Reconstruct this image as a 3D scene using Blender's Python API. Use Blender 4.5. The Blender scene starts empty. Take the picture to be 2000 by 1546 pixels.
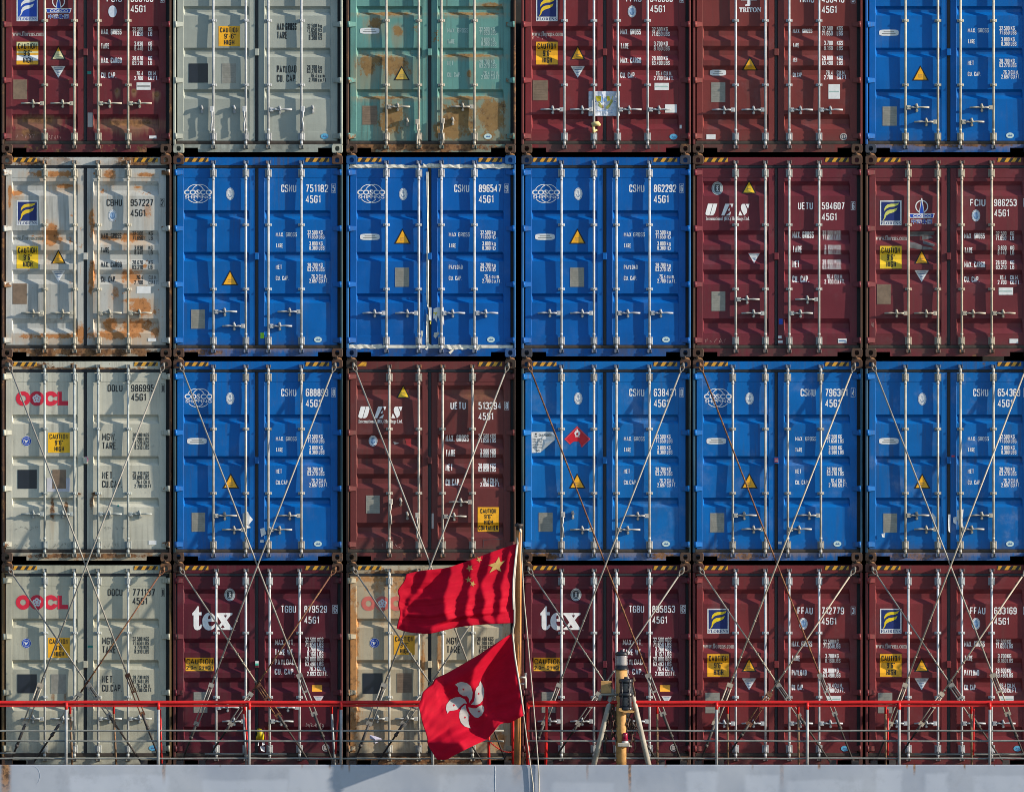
import bpy, bmesh, math, random
from mathutils import Vector, Matrix
random.seed(7)
SC = bpy.context.scene
COL = SC.collection
# ------------------------------------------------------------------ camera, sky, sun, exposure
S = 136.0            # photo pixels per metre on the plane of the container fronts (y = 0)
D = 150.0            # camera distance from that plane
cam = bpy.data.objects.new('camera', bpy.data.cameras.new('camera'))
COL.objects.link(cam)
cam.location = (0, -D, 0)
cam.rotation_euler = (math.radians(90), 0, 0)
cam.data.sensor_width = 36.0
cam.data.lens = 36.0 * D / (2000.0 / S)
cam.data.clip_start = 1.0
cam.data.clip_end = 6000.0
SC.camera = cam
SUN_TO = Vector((1.0, -0.235, 0.33)).normalized()
ELEV = math.asin(SUN_TO.z)
AZ = math.atan2(SUN_TO.x, SUN_TO.y)
w = bpy.data.worlds.new('World'); SC.world = w; w.use_nodes = True
wn = w.node_tree.nodes; wl = w.node_tree.links
sky = wn.new('ShaderNodeTexSky'); sky.sky_type = 'NISHITA'; sky.sun_disc = False
sky.sun_elevation = ELEV; sky.sun_rotation = AZ; sky.air_density = 1.2; sky.dust_density = 0.6; sky.ozone_density = 3.0
wl.new(sky.outputs[0], wn['Background'].inputs[0]); wn['Background'].inputs[1].default_value = 0.112
sun = bpy.data.objects.new('sun', bpy.data.lights.new('sun', 'SUN')); COL.objects.link(sun)
sun.data.energy = 4.2; sun.data.angle = math.radians(0.8); sun.data.color = (1.0, 0.885, 0.72)
sun.rotation_euler = (-SUN_TO).to_track_quat('-Z', 'Y').to_euler()
SC.view_settings.view_transform = 'Standard'; SC.view_settings.look = 'None'
SC.cycles.filter_width = 0.9; SC.view_settings.gamma = 1.0; SC.view_settings.exposure = 0.95

def X(px): return (px - 1000.0) / S
def Z(py): return (773.0 - py) / S
def P(px, py, y=0.0):
    k = (D + y) / D
    return Vector((X(px) * k, y, Z(py) * k))

# ------------------------------------------------------------------ materials
def srgb(r, g, b):
    f = lambda c: (c / 255 / 12.92) if c / 255 <= 0.04045 else ((c / 255 + 0.055) / 1.055) ** 2.4
    return (f(r), f(g), f(b), 1.0)
class NT:
    def __init__(s, name):
        s.m = bpy.data.materials.new(name); s.m.use_nodes = True
        s.t = s.m.node_tree; s.n = s.t.nodes; s.l = s.t.links
        s.b = s.n['Principled BSDF']
        s.tc = s.n.new('ShaderNodeTexCoord').outputs['Object']
    def link(s, a, b): s.l.new(a, b)
    def put(s, sock, v):
        if hasattr(v, 'links'): s.l.new(v, sock)
        else: sock.default_value = v
    def noise(s, scale, detail=4, rough=0.55, seed=0.0, stretch=None, dist=0.0):
        n = s.n.new('ShaderNodeTexNoise'); n.noise_dimensions = '4D'
        n.inputs['Scale'].default_value = scale; n.inputs['Detail'].default_value = detail
        n.inputs['Roughness'].default_value = rough; n.inputs['W'].default_value = seed
        n.inputs['Distortion'].default_value = dist
        v = s.tc
        if stretch:
            mp = s.n.new('ShaderNodeMapping'); mp.inputs['Scale'].default_value = stretch
            s.l.new(v, mp.inputs['Vector']); v = mp.outputs[0]
        s.l.new(v, n.inputs['Vector'])
        return n.outputs['Fac']
    def ramp(s, fac, a, b, lo=0.0, hi=1.0):
        n = s.n.new('ShaderNodeMapRange'); n.interpolation_type = 'SMOOTHSTEP'
        s.put(n.inputs['Value'], fac)
        n.inputs['From Min'].default_value = a; n.inputs['From Max'].default_value = b
        n.inputs['To Min'].default_value = lo; n.inputs['To Max'].default_value = hi
        return n.outputs['Result']
    def math(s, op, a, b=0.0, clamp=False):
        n = s.n.new('ShaderNodeMath'); n.operation = op; n.use_clamp = clamp
        s.put(n.inputs[0], a); s.put(n.inputs[1], b)
        return n.outputs[0]
    def mix(s, fac, a, b, mode='MIX'):
        n = s.n.new('ShaderNodeMix'); n.data_type = 'RGBA'; n.blend_type = mode
        s.put(n.inputs[0], fac); s.put(n.inputs[6], a); s.put(n.inputs[7], b)
        return n.outputs[2]
    def bump(s, h, strength, dist=0.01):
        n = s.n.new('ShaderNodeBump'); n.inputs['Strength'].default_value = strength; n.inputs['Distance'].default_value = dist
        s.l.new(h, n.inputs['Height']); s.l.new(n.outputs[0], s.b.inputs['Normal'])
def scale(c, k): return (c[0] * k, c[1] * k, c[2] * k, 1.0)
RUST_D = (0.085, 0.042, 0.024, 1); RUST_O = (0.27, 0.135, 0.060, 1)
def paint(name, col, rust=0.0, spots=(), grime=0.3, seed=0.0, rough=0.42, var=0.25, edge=0.0, pale=0.0, drips=0.0, rcol=None):
    """Weathered paint. spots: (p, q, rp, rq, strength) rust patches in photo pixels from the container's top left corner."""
    t = NT(name)
    n1 = t.noise(1.6, 6, 0.6, seed)
    c = t.mix(t.ramp(n1, 0.35, 0.7), col, scale(col, 1 - var))
    if pale > 0:
        lum = max(col[:3])
        c = t.mix(t.ramp(t.noise(2.6, 8, 0.65, seed + 5), 0.52, 0.72, 0, pale), c, (lum * .9 + .03, lum * .9 + .05, lum * .95 + .07, 1))
    c = t.mix(t.ramp(t.noise(70, 3, 0.6, seed + 2), 0.25, 0.8, 0, 0.22), c, scale(col, 0.6))
    st = t.noise(1.0, 5, 0.6, seed + 9, (26, 26, 1.2))
    g2 = t.ramp(t.noise(1.1, 3, 0.5, seed + 11), 0.35, 0.65)
    dirt = (0.05 + col[0] * .25, 0.042 + col[1] * .25, 0.035 + col[2] * .25, 1)
    c = t.mix(t.math('MULTIPLY', t.ramp(st, 0.46, 0.72, 0, grime * 1.15), g2), c, dirt)
    # scuffs
    c = t.mix(t.math('MULTIPLY', t.ramp(t.noise(9, 9, 0.75, seed + 21), 0.57, 0.70, 0, grime), 0.75), c, dirt)
    zz_ = t.n.new('ShaderNodeSeparateXYZ'); t.l.new(t.tc, zz_.inputs[0])
    low = t.math('MULTIPLY', t.ramp(zz_.outputs[2], lz(350), lz(373), 0, min(.85, grime * 1.3)), t.ramp(t.noise(4, 7, .65, seed + 41), .38, .66))
    c = t.mix(low, c, dirt)
    fac = None
    if rust > 0:
        fac = t.ramp(t.noise(5.0, 12, 0.72, seed + 3), 0.76 - 0.3 * rust, 0.84 - 0.3 * rust)
        fac = t.math('MULTIPLY', fac, t.ramp(t.noise(0.9, 3, 0.5, seed + 4), 0.36, 0.6))
        fac = t.math('MAXIMUM', fac, t.ramp(t.noise(26, 4, 0.6, seed + 51), 0.80 - .14 * rust, 0.86 - .14 * rust, 0, .9))
    if drips > 0:
        d = t.ramp(t.noise(1.0, 6, 0.65, seed + 31, (17, 17, 0.55)), 0.60, 0.72, 0, drips)
        d = t.math('MULTIPLY', d, t.ramp(t.noise(0.8, 3, 0.5, seed + 33), 0.42, 0.62))
        fac = t.math('MAXIMUM', fac, d) if fac is not None else d
    if spots:
        sp = t.n.new('ShaderNodeSeparateXYZ'); t.l.new(t.tc, sp.inputs[0])
        wob = t.math('SUBTRACT', t.noise(8, 12, 0.78, seed + 6, (1, 1, .75)), 0.5)
        wob2 = t.math('SUBTRACT', t.noise(1.0, 6, 0.65, seed + 61, (22, 22, 1.6)), 0.5)
        tot = None; hal = None
        for (p, q, rp, rq, k) in spots:
            dx = t.math('DIVIDE', t.math('SUBTRACT', sp.outputs[0], lx(p)), rp / S)
            dz = t.math('DIVIDE', t.math('SUBTRACT', sp.outputs[2], lz(q)), rq / S)
            d = t.math('SQRT', t.math('ADD', t.math('MULTIPLY', dx, dx), t.math('MULTIPLY', dz, dz)))
            d = t.math('ADD', d, t.math('MULTIPLY', wob, 3.4))
            m = t.ramp(d, 1.0, 0.45, 0, k); dh = t.math('ADD', t.math('SQRT', t.math('ADD', t.math('MULTIPLY', dx, dx), t.math('MULTIPLY', t.math('MULTIPLY', dz, dz), t.math('ADD', .25, t.math('GREATER_THAN', dz, 0.0))))), t.math('MULTIPLY', wob2, 2.6)); h_ = t.ramp(dh, 1.7, 0.6, 0, .8 * k)
            tot = m if tot is None else t.math('MAXIMUM', tot, m)
            hal = h_ if hal is None else t.math('MAXIMUM', hal, h_)
        c = t.mix(hal, c, t.mix(.3, (.46, .27, .12, 1) if rcol and rcol[0] > .3 else (.30, .21, .12, 1), col))
        tot = t.math('MULTIPLY', tot, t.ramp(t.noise(24, 8, .72, seed + 17), 0.34, 0.54, .35, 1.0))
        fac = t.math('MAXIMUM', fac, tot) if fac is not None else tot
    if fac is not None:
        rc = t.mix(t.ramp(t.noise(13, 8, 0.7, seed + 8), 0.27 if rcol else 0.38, 0.52 if rcol else 0.62), RUST_D, rcol or RUST_O)
        halo = t.math('MULTIPLY', t.ramp(fac, 0.0, 0.6), 1.0)
        c = t.mix(halo, c, rc)
        t.put(t.b.inputs['Roughness'], t.ramp(fac, 0, 1, rough, 0.92))
    else:
        t.b.inputs['Roughness'].default_value = rough
    t.put(t.b.inputs['Base Color'], c)
    t.b.inputs['Specular IOR Level'].default_value = 0.22
    t.bump(t.noise(3.0, 3, 0.5, seed + 14), 0.25, 0.02)
    return t.m
_flat = {}
def flat(name, col, rough=0.55, metal=0.0, var=0.18):
    key = (name, col)
    if key in _flat: return _flat[key]
    t = NT(name)
    c = t.mix(t.ramp(t.noise(14, 6, 0.6, len(_flat) * 1.7), 0.3, 0.75), col, scale(col, 1 - var))
    t.put(t.b.inputs['Base Color'], c); t.b.inputs['Roughness'].default_value = rough
    t.b.inputs['Metallic'].default_value = metal
    _flat[key] = t.m
    return t.m
def steel(name, col, rust=0.3, seed=0.0, rough=0.5):
    t = NT(name)
    c = t.mix(t.ramp(t.noise(9, 6, 0.6, seed), 0.3, 0.7), col, scale(col, 0.65))
    f = t.ramp(t.noise(11, 10, 0.7, seed + 3), 0.72 - 0.36 * rust, 0.84 - 0.36 * rust)
    rc = t.mix(t.ramp(t.noise(30, 5, 0.6, seed + 5), 0.4, 0.6), RUST_D, RUST_O)
    c = t.mix(f, c, rc)
    t.put(t.b.inputs['Base Color'], c); t.put(t.b.inputs['Roughness'], t.ramp(f, 0, 1, rough, 0.9))
    t.b.inputs['Specular IOR Level'].default_value = 0.3
    return t.m

# ------------------------------------------------------------------ mesh builder
class MB:
    def __init__(s): s.v = []; s.f = []; s.m = []; s.sm = []
    def add(s, vs, fs, mi=0, smooth=False):
        o = len(s.v); s.v += [tuple(v) for v in vs]
        for f in fs: s.f.append([i + o for i in f]); s.m.append(mi); s.sm.append(smooth)
    def box(s, x0, x1, y0, y1, z0, z1, mi=0, ch=0.0):
        if ch <= 0:
            vs = [(x, y, z) for y in (y0, y1) for z in (z0, z1) for x in (x0, x1)]
            s.add(vs, [(0, 1, 3, 2), (5, 4, 6, 7), (4, 0, 2, 6), (1, 5, 7, 3), (2, 3, 7, 6), (4, 5, 1, 0)], mi)
        else:
            a, b = ch, ch
            vs = [(x0 + a, y0, z0 + a), (x1 - a, y0, z0 + a), (x1 - a, y0, z1 - a), (x0 + a, y0, z1 - a)]
            vs += [(x0, y0 + b, z0), (x1, y0 + b, z0), (x1, y0 + b, z1), (x0, y0 + b, z1)]
            vs += [(x0, y1, z0), (x1, y1, z0), (x1, y1, z1), (x0, y1, z1)]
            fs = [(0, 1, 2, 3), (11, 10, 9, 8)]
            for k in (0, 4):
                for i in range(4):
                    j = (i + 1) % 4; fs.append((k + j, k + i, k + 4 + i, k + 4 + j))
            s.add(vs, fs, mi)
        return s
    def tube(s, pts, r, n=10, mi=0, caps=True, smooth=True):
        pts = [Vector(p) for p in pts]; rs = r if isinstance(r, (list, tuple)) else [r] * len(pts)
        vs = []; fs = []
        d0 = (pts[1] - pts[0]).normalized()
        up = Vector((0, 0, 1)) if abs(d0.z) < 0.9 else Vector((0, 1, 0))
        u = d0.cross(up).normalized()
        for i, p in enumerate(pts):
            if i == 0: d = d0
            elif i == len(pts) - 1: d = (pts[i] - pts[i - 1]).normalized()
            else: d = ((pts[i + 1] - pts[i]).normalized() + (pts[i] - pts[i - 1]).normalized()).normalized()
            u = (u - d * u.dot(d)).normalized(); w_ = d.cross(u)
            for k in range(n):
                a = 2 * math.pi * k / n
                vs.append(p + (u * math.cos(a) + w_ * math.sin(a)) * rs[i])
        for i in range(len(pts) - 1):
            for k in range(n):
                fs.append((i * n + k, i * n + (k + 1) % n, (i + 1) * n + (k + 1) % n, (i + 1) * n + k))
        s.add(vs, fs, mi, smooth)
        if caps:
            o = len(s.v) - len(vs)
            s.f.append([o + k for k in range(n)][::-1]); s.m.append(mi); s.sm.append(False)
            e = o + (len(pts) - 1) * n
            s.f.append([e + k for k in range(n)]); s.m.append(mi); s.sm.append(False)
        return s
    def prism(s, poly, y0, y1, mi=0):
        n = len(poly)
        vs = [(x, y0, z) for x, z in poly] + [(x, y1, z) for x, z in poly]
        fs = [list(range(n)), list(range(2 * n - 1, n - 1, -1))]
        for i in range(n):
            j = (i + 1) % n; fs.append((j, i, n + i, n + j))
        s.add(vs, fs, mi); return s
    def bar(s, a, b, w, d, mi=0):
        """square bar from a to b, width w across the view, depth d"""
        a, b = Vector(a), Vector(b); t = (b - a).normalized()
        yv = Vector((0, 1, 0)); n = t.cross(yv).normalized(); yv = n.cross(t).normalized()
        vs = [p + n * (sx * w / 2) + yv * (sy * d / 2) for p in (a, b) for sx, sy in ((-1, -1), (1, -1), (1, 1), (-1, 1))]
        s.add(vs, [(0, 1, 2, 3), (7, 6, 5, 4), (0, 4, 5, 1), (1, 5, 6, 2), (2, 6, 7, 3), (3, 7, 4, 0)], mi); return s
    def mesh(s, name, fix=True):
        me = bpy.data.meshes.new(name); me.from_pydata(s.v, [], s.f)
        me.polygons.foreach_set('material_index', s.m); me.polygons.foreach_set('use_smooth', s.sm)
        if fix:
            bm = bmesh.new(); bm.from_mesh(me); bmesh.ops.recalc_face_normals(bm, faces=bm.faces); bm.to_mesh(me); bm.free()
        me.update(); return me
    def build(s, name, mats, parent=None, fix=True):
        me = s.mesh(name, fix)
        for m in (mats if isinstance(mats, (list, tuple)) else [mats]): me.materials.append(m)
        o = bpy.data.objects.new(name, me); COL.objects.link(o)
        if parent: o.parent = parent
        return o
def inst(name, me, mat, parent):
    if len(me.materials) == 0: me.materials.append(None)
    o = bpy.data.objects.new(name, me); COL.objects.link(o); o.parent = parent
    o.material_slots[0].link = 'OBJECT'; o.material_slots[0].material = mat
    return o
def empty(name, loc=(0, 0, 0)):
    o = bpy.data.objects.new(name, None); COL.objects.link(o); o.location = loc; o.empty_display_size = 0.2
    return o
def tag(o, label=None, cat=None, group=None, kind=None):
    if label: o['label'] = label
    if cat: o['category'] = cat
    if group: o['group'] = group
    if kind: o['kind'] = kind
    return o
_cache = {}
def cached(key, fn):
    if key not in _cache: _cache[key] = fn().mesh(key if isinstance(key, str) else '_'.join(str(k) for k in key))
    return _cache[key]

# ------------------------------------------------------------------ container geometry, in photo pixels from its top left corner
CW, CHT = 331.5, 393.9
def lx(p): return (p - CW / 2) / S
def lz(q): return (CHT - q) / S
RIDGE, DEEP, FRAME = 0.056, 0.040, 0.052
GROOVES = {'B': [(g, g + 5.0, g + 12.0, g + 18.5) for g in (107.0, 188.2, 269.4)],
           'F': [(50, 59, 68.5, 79), (146, 155, 164.5, 174.5), (184.5, 193.7, 203, 213), (223, 232, 241.5, 251.5), (318, 327.3, 336.8, 347.3)]}
def prof(kind, q):
    for a, b, c, d in GROOVES[kind]:
        if a < q < d:
            if q < b: return DEEP * (q - a) / (b - a)
            if q <= c: return DEEP
            return DEEP * (d - q) / (d - c)
    return 0.0
CUR = [0.0, 1.0]
def disp(p, q):
    s_, k = CUR
    return k * (.0028 * math.sin(p * .030 + s_ * 1.7) * math.sin(q * .024 + s_ * 2.9) + .0020 * math.sin(q * .036 + p * .019 + s_ * 4.1))
DOORS = {0: (8.0, 20.2, 148.8, 160.0), 1: (166.5, 178.8, 307.6, 321.0)}
QT, QP0, QP1, QB = 25.0, 43.5, 351.5, 370.0
def yd(kind, p, q):
    for s_ in (0, 1):
        a, b, c, d = DOORS[s_]
        if b <= p <= c and QP0 <= q <= QP1:
            k = min(1.0, max(0.0, min((p - b) / 2.2, (c - p) / 2.2)))
            e = min(1.0, max(0.0, min(p - b, c - p, q - QP0, QP1 - q) / 14))
            return RIDGE + prof(kind, q) * k + disp(p, q) * e
    return FRAME
def door_mesh(kind, side):
    a, b, c, d = DOORS[side]; m = MB()
    m.box(lx(a), lx(b), FRAME, 0.11, lz(QB), lz(QT), ch=0.003)
    m.box(lx(c), lx(d), FRAME, 0.11, lz(QB), lz(QT), ch=0.003)
    m.box(lx(b), lx(c), FRAME + .001, 0.11, lz(QP0), lz(QT), ch=0.002)
    m.box(lx(b), lx(c), FRAME + .001, 0.11, lz(QB), lz(QP1), ch=0.002)
    cr = [QP0, QP1]
    for g in GROOVES[kind]: cr += list(g)
    qs = sorted(set(cr)); fine = []
    for q0, q1 in zip(qs, qs[1:]):
        n = max(1, int((q1 - q0) / 7)); fine += [q0 + (q1 - q0) * i / n for i in range(n)]
    fine.append(QP1)
    xs = [b, b + 2.2] + [b + 2.2 + (c - b - 4.4) * i / 16 for i in range(1, 16)] + [c - 2.2, c]; nx = len(xs)
    vv = [(lx(x), RIDGE if q in (QP0, QP1) else yd(kind, min(max(x, b + 1e-6), c - 1e-6), q), lz(q)) for q in fine for x in xs]
    fs = [(j * nx + i, j * nx + i + 1, (j + 1) * nx + i + 1, (j + 1) * nx + i) for j in range(len(fine) - 1) for i in range(nx - 1)]
    m.add(vv, fs)
    return m
def oval(cx, cz, rx, rz, n=16, sup=1.0):
    out = []
    for k in range(n):
        t = 2 * math.pi * k / n; c, s_ = math.cos(t), math.sin(t)
        out.append((cx + rx * math.copysign(abs(c) ** sup, c), cz + rz * math.copysign(abs(s_) ** sup, s_)))
    return out
def casting_mesh(right, top):
    """corner casting with its oval hole"""
    p0, p1 = (0.0, 21.5) if not right else (CW - 21.5, CW)
    q0, q1 = (0.0, 17.5) if top else (CHT - 17.5, CHT)
    x0, x1, z0, z1 = lx(p0), lx(p1), lz(q1), lz(q0)
    cx, cz = (x0 + x1) / 2, (z0 + z1) / 2 + (-0.004 if top else 0.0)
    n = 24; hole = oval(cx, cz, 0.031, 0.036, n, 0.75)
    outer = []
    for k in range(n):
        t = 2 * math.pi * k / n; c, s_ = math.cos(t), math.sin(t)
        sx = (x1 - x0) / 2 / max(abs(c), 1e-6); sz = (z1 - z0) / 2 / max(abs(s_), 1e-6)
        r = min(sx, sz); outer.append(((x0 + x1) / 2 + c * r, (z0 + z1) / 2 + s_ * r))
    m = MB(); ch = 0.006
    ins = [((x - (x0 + x1) / 2) * (1 - ch / (x1 - x0) * 2) + (x0 + x1) / 2, (z - (z0 + z1) / 2) * (1 - ch / (z1 - z0) * 2) + (z0 + z1) / 2) for x, z in outer]
    vs = [(x, 0.0, z) for x, z in ins] + [(x, 0.0, z) for x, z in hole] + [(x, 0.09, z) for x, z in hole] + [(x, ch, z) for x, z in outer] + [(x, 0.178, z) for x, z in outer]
    fs = []
    for k in range(n):
        j = (k + 1) % n
        fs += [(k, j, n + j, n + k), (n + k, n + j, 2 * n + j, 2 * n + k), (j, k, 3 * n + k, 3 * n + j), (3 * n + j, 3 * n + k, 4 * n + k, 4 * n + j)]
    fs.append([2 * n + k for k in range(n)]); fs.append([4 * n + k for k in range(n)][::-1])
    m.add(vs, fs); return m
def post_mesh(right):
    m = MB()
    a, b = (0.0, 5.0) if not right else (CW - 4.6, CW)
    x0, x1 = lx(a), lx(b); c = 0.008
    for (q0, q1) in ((17.7, CHT - 17.7),):
        poly = [(x0 + c, 0.004), (x1 - c, 0.004), (x1 - c * .3, 0.004 + c * .3), (x1, 0.004 + c), (x1, 0.14), (x0, 0.14), (x0, 0.004 + c), (x0 + c * .3, 0.004 + c * .3)]
        n = len(poly)
        vs = [(x, y, lz(q1)) for x, y in poly] + [(x, y, lz(q0)) for x, y in poly]
        fs = [list(range(n))[::-1], list(range(n, 2 * n))]
        for i in range(n):
            j = (i + 1) % n; fs.append((i, j, n + j, n + i))
        m.add(vs, fs)
    return m
def body_mesh():
    m = MB(); x0, x1 = lx(2.5), lx(CW - 2.5)
    m.box(x0 + .04, x1 - .04, 0.13, 12.1, lz(382), lz(3.0))
    for sx, xo, xi in ((-1, x0, x0 + .036), (1, x1, x1 - .036)):
        y = 0.2; vs = []
        while y < 12.0:
            for yy, xx in ((y, xo), (y + .07, xo), (y + .138, xi), (y + .208, xi)): vs += [(xx, yy, lz(384)), (xx, yy, lz(8))]
            y += .276
        fs = [(i, i + 2, i + 3, i + 1) for i in range(0, len(vs) - 3, 2)]
        m.add(vs, fs)
    return m
def header_mesh():
    m = MB(); m.box(lx(5.2), lx(CW - 4.8), 0.046, 0.13, lz(19.5), lz(4.0), ch=0.004); return m
def sill_mesh():
    a, b = 5.2, CW - 4.8; n0, n1 = 48.5, CW - 48.5
    poly = [(a, 377), (b, 377), (b, 383.5), (n1, 383.5), (n1, 392), (n0, 392), (n0, 383.5), (a, 383.5)]
    m = MB(); m.prism([(lx(p), lz(q)) for p, q in poly][::-1], 0.044, 0.125)
    return m
def stripe_mesh(right):
    m = MB(); p0 = 22.0 if not right else 258.0; p1 = p0 + 47
    m.box(lx(p0), lx(p1), 0.0435, 0.0455, lz(12.6), lz(4.6))
    for k in range(4):
        a = p0 + 0.5 + k * 13.4 - (3 if k == 0 else 0)
        poly = [(a, 12.5), (a + 7.2, 12.5), (a + 12.5, 4.7), (a + 5.0, 4.7)]
        poly = [(min(max(p, p0 + .2), p1 - .2), q) for p, q in poly]
        m.add([(lx(p), 0.0425, lz(q)) for p, q in poly], [(0, 1, 2, 3)], 1)
    return m
def gasket_mesh(which):
    m = MB()
    if which == 'top': m.box(lx(5.2), lx(CW - 4.8), 0.047, 0.11, lz(24.8), lz(19.7), ch=.007)
    if which == 'bottom': m.box(lx(5.2), lx(CW - 4.8), 0.046, 0.11, lz(376.8), lz(370.2), ch=.007)
    if which == 'centre':
        m.box(lx(160.2), lx(166.3), 0.060, 0.11, lz(370.0), lz(25.0), ch=.006)
        m.box(lx(160.6), lx(162.4), 0.053, 0.06, lz(369.0), lz(26.0), ch=.002)
    if which == 'left':
        m.box(lx(5.2), lx(7.8), 0.085, 0.11, lz(370.0), lz(25.0)); m.tube([(lx(6.6), .07, lz(369)), (lx(6.6), .07, lz(26))], .007, 6)
    if which == 'right': m.box(lx(321.2), lx(326.7), 0.092, 0.11, lz(370.0), lz(25.0))
    return m
def hinge_mesh(right, q):
    f = (lambda p: lx(CW - p)) if right else lx
    def bx(m, a, b, *r, **k):
        xa, xb = f(a), f(b); m.box(min(xa, xb), max(xa, xb), *r, **k)
    m = MB()
    bx(m, 3.4, 7.6, 0.010, 0.06, lz(q + 6), lz(q - 5.2), ch=.004)
    qa, qb = q - 4.8, q + 5.2
    vs = [(f(7.0), .010, lz(qb)), (f(19.2), .044, lz(qb - .8)), (f(19.2), .044, lz(qa + .8)), (f(7.0), .010, lz(qa)), (f(7.0), .060, lz(qb)), (f(19.2), .060, lz(qb - .8)), (f(19.2), .060, lz(qa + .8)), (f(7.0), .060, lz(qa))]
    m.add(vs, [(0, 1, 2, 3), (7, 6, 5, 4), (0, 4, 5, 1), (1, 5, 6, 2), (2, 6, 7, 3), (3, 7, 4, 0)])
    m.tube([(f(5.0), 0.016, lz(q + 6.2)), (f(5.0), 0.016, lz(q - 5.6))], 0.021, 12)
    return m
RODQ0, RODQ1 = 11.5, 384.0
def rod_mesh(p):
    m = MB(); m.tube([(lx(p), .020, lz(RODQ1)), (lx(p), .020, lz(RODQ0))], .0175, 14)
    for q in (22, 46, 349, 374): m.tube([(lx(p), .020, lz(q + 2.2)), (lx(p), .020, lz(q - 2.2))], .021, 12)
    return m
def cam_mesh(p, top):
    m = MB(); q = 13.0 if top else 382.0
    m.box(lx(p - 4.8), lx(p + 4.8), 0.004, 0.044, lz(q + 3.6), lz(q + 1.0), ch=.003)
    m.box(lx(p - 4.8), lx(p - 2.0), -0.002, 0.046, lz(q + 3.4), lz(q - 3.4), ch=.004)
    m.box(lx(p + 2.4), lx(p + 5.0), -0.002, 0.046, lz(q + 2.8), lz(q - 3.2), ch=.004)
    m.tube([(lx(p - 3), .018, lz(q - 1.5)), (lx(p + 3), .018, lz(q - 1.0))], .013, 8)
    return m
def bracket_mesh(p, q, big):
    m = MB(); h = 7.6 if big else 2.6
    m.box(lx(p - 6.3), lx(p + 6.3), 0.040, 0.0575, lz(q + h), lz(q - h), ch=.004)
    hh = h * (0.75 if big else 0.85)
    m.box(lx(p - 2.9), lx(p + 2.9), -0.003, 0.042, lz(q + hh), lz(q - hh), ch=.009)
    for dx in (-4.7, 4.7):
        for dq in ((-5.4, 5.4) if big else (0,)):
            m.tube([(lx(p + dx), .034, lz(q + dq)), (lx(p + dx), .041, lz(q + dq))], .0075, 6, smooth=False)
    return m
def handle_mesh(p, d, q, hang):
    m = MB()
    def bx(a, b, *r, **k):
        xa, xb = lx(p + d * a), lx(p + d * b); m.box(min(xa, xb), max(xa, xb), *r, **k)
    if not hang:
        bx(2.2, 9.5, 0.000, 0.030, lz(q + 4.2), lz(q - 4.0), ch=.004)
        m.tube([(lx(p + d * 6), -.004, lz(q)), (lx(p + d * 6), .002, lz(q))], .008, 8)
        pts = [(p + d * 9, q), (p + d * 15, q - .2), (p + d * 20, q + .6), (p + d * 30, q - .6), (p + d * 34, q - .4), (p + d * 46.5, q)]
        m.tube([(lx(a), .010, lz(b)) for a, b in pts], [.015, .013, .011, .010, .0135, .012], 8)
    else:
        s_ = d if d else -1
        m.box(lx(p + s_ * 3 - 4), lx(p + s_ * 3 + 4), -.012, .02, lz(q + 6), lz(q - 5), ch=.005)
        pts = [(p + s_ * 3.0, q + 4), (p + s_ * 3.2, q + 14), (p + s_ * 1.6, q + 20), (p + s_ * 3.4, q + 30), (p + s_ * 4.0, q + 44)]
        m.tube([(lx(a), -.012, lz(b)) for a, b in pts], [.014, .012, .010, .014, .013], 8)
    return m
def retainer_mesh(p, q):
    m = MB()
    m.tube([(lx(p - .3), .056, lz(q - 3.2)), (lx(p - .3), .020, lz(q - 3.2))], .021, 10)
    m.tube([(lx(p - 1.2), .018, lz(q - 7.0)), (lx(p), .010, lz(q - 2.0)), (lx(p + 2), -.006, lz(q - 0.5))], [.016, .020, .012], 8)
    m.tube([(lx(p), .056, lz(q + 6.0)), (lx(p), .028, lz(q + 6.0))], .021, 12)
    m.tube([(lx(p), .03, lz(q + 6.0)), (lx(p), .022, lz(q + 6.0))], .012, 10)
    m.box(lx(p - 1.6), lx(p + 1.6), .018, .056, lz(q + 6), lz(q - 3), ch=.003)
    return m
def tab_mesh(q=197.0):
    m = MB(); m.box(lx(159.6), lx(167.6), 0.018, 0.0525, lz(q + 6.6), lz(q - 6.8), ch=.004); return m

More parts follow.
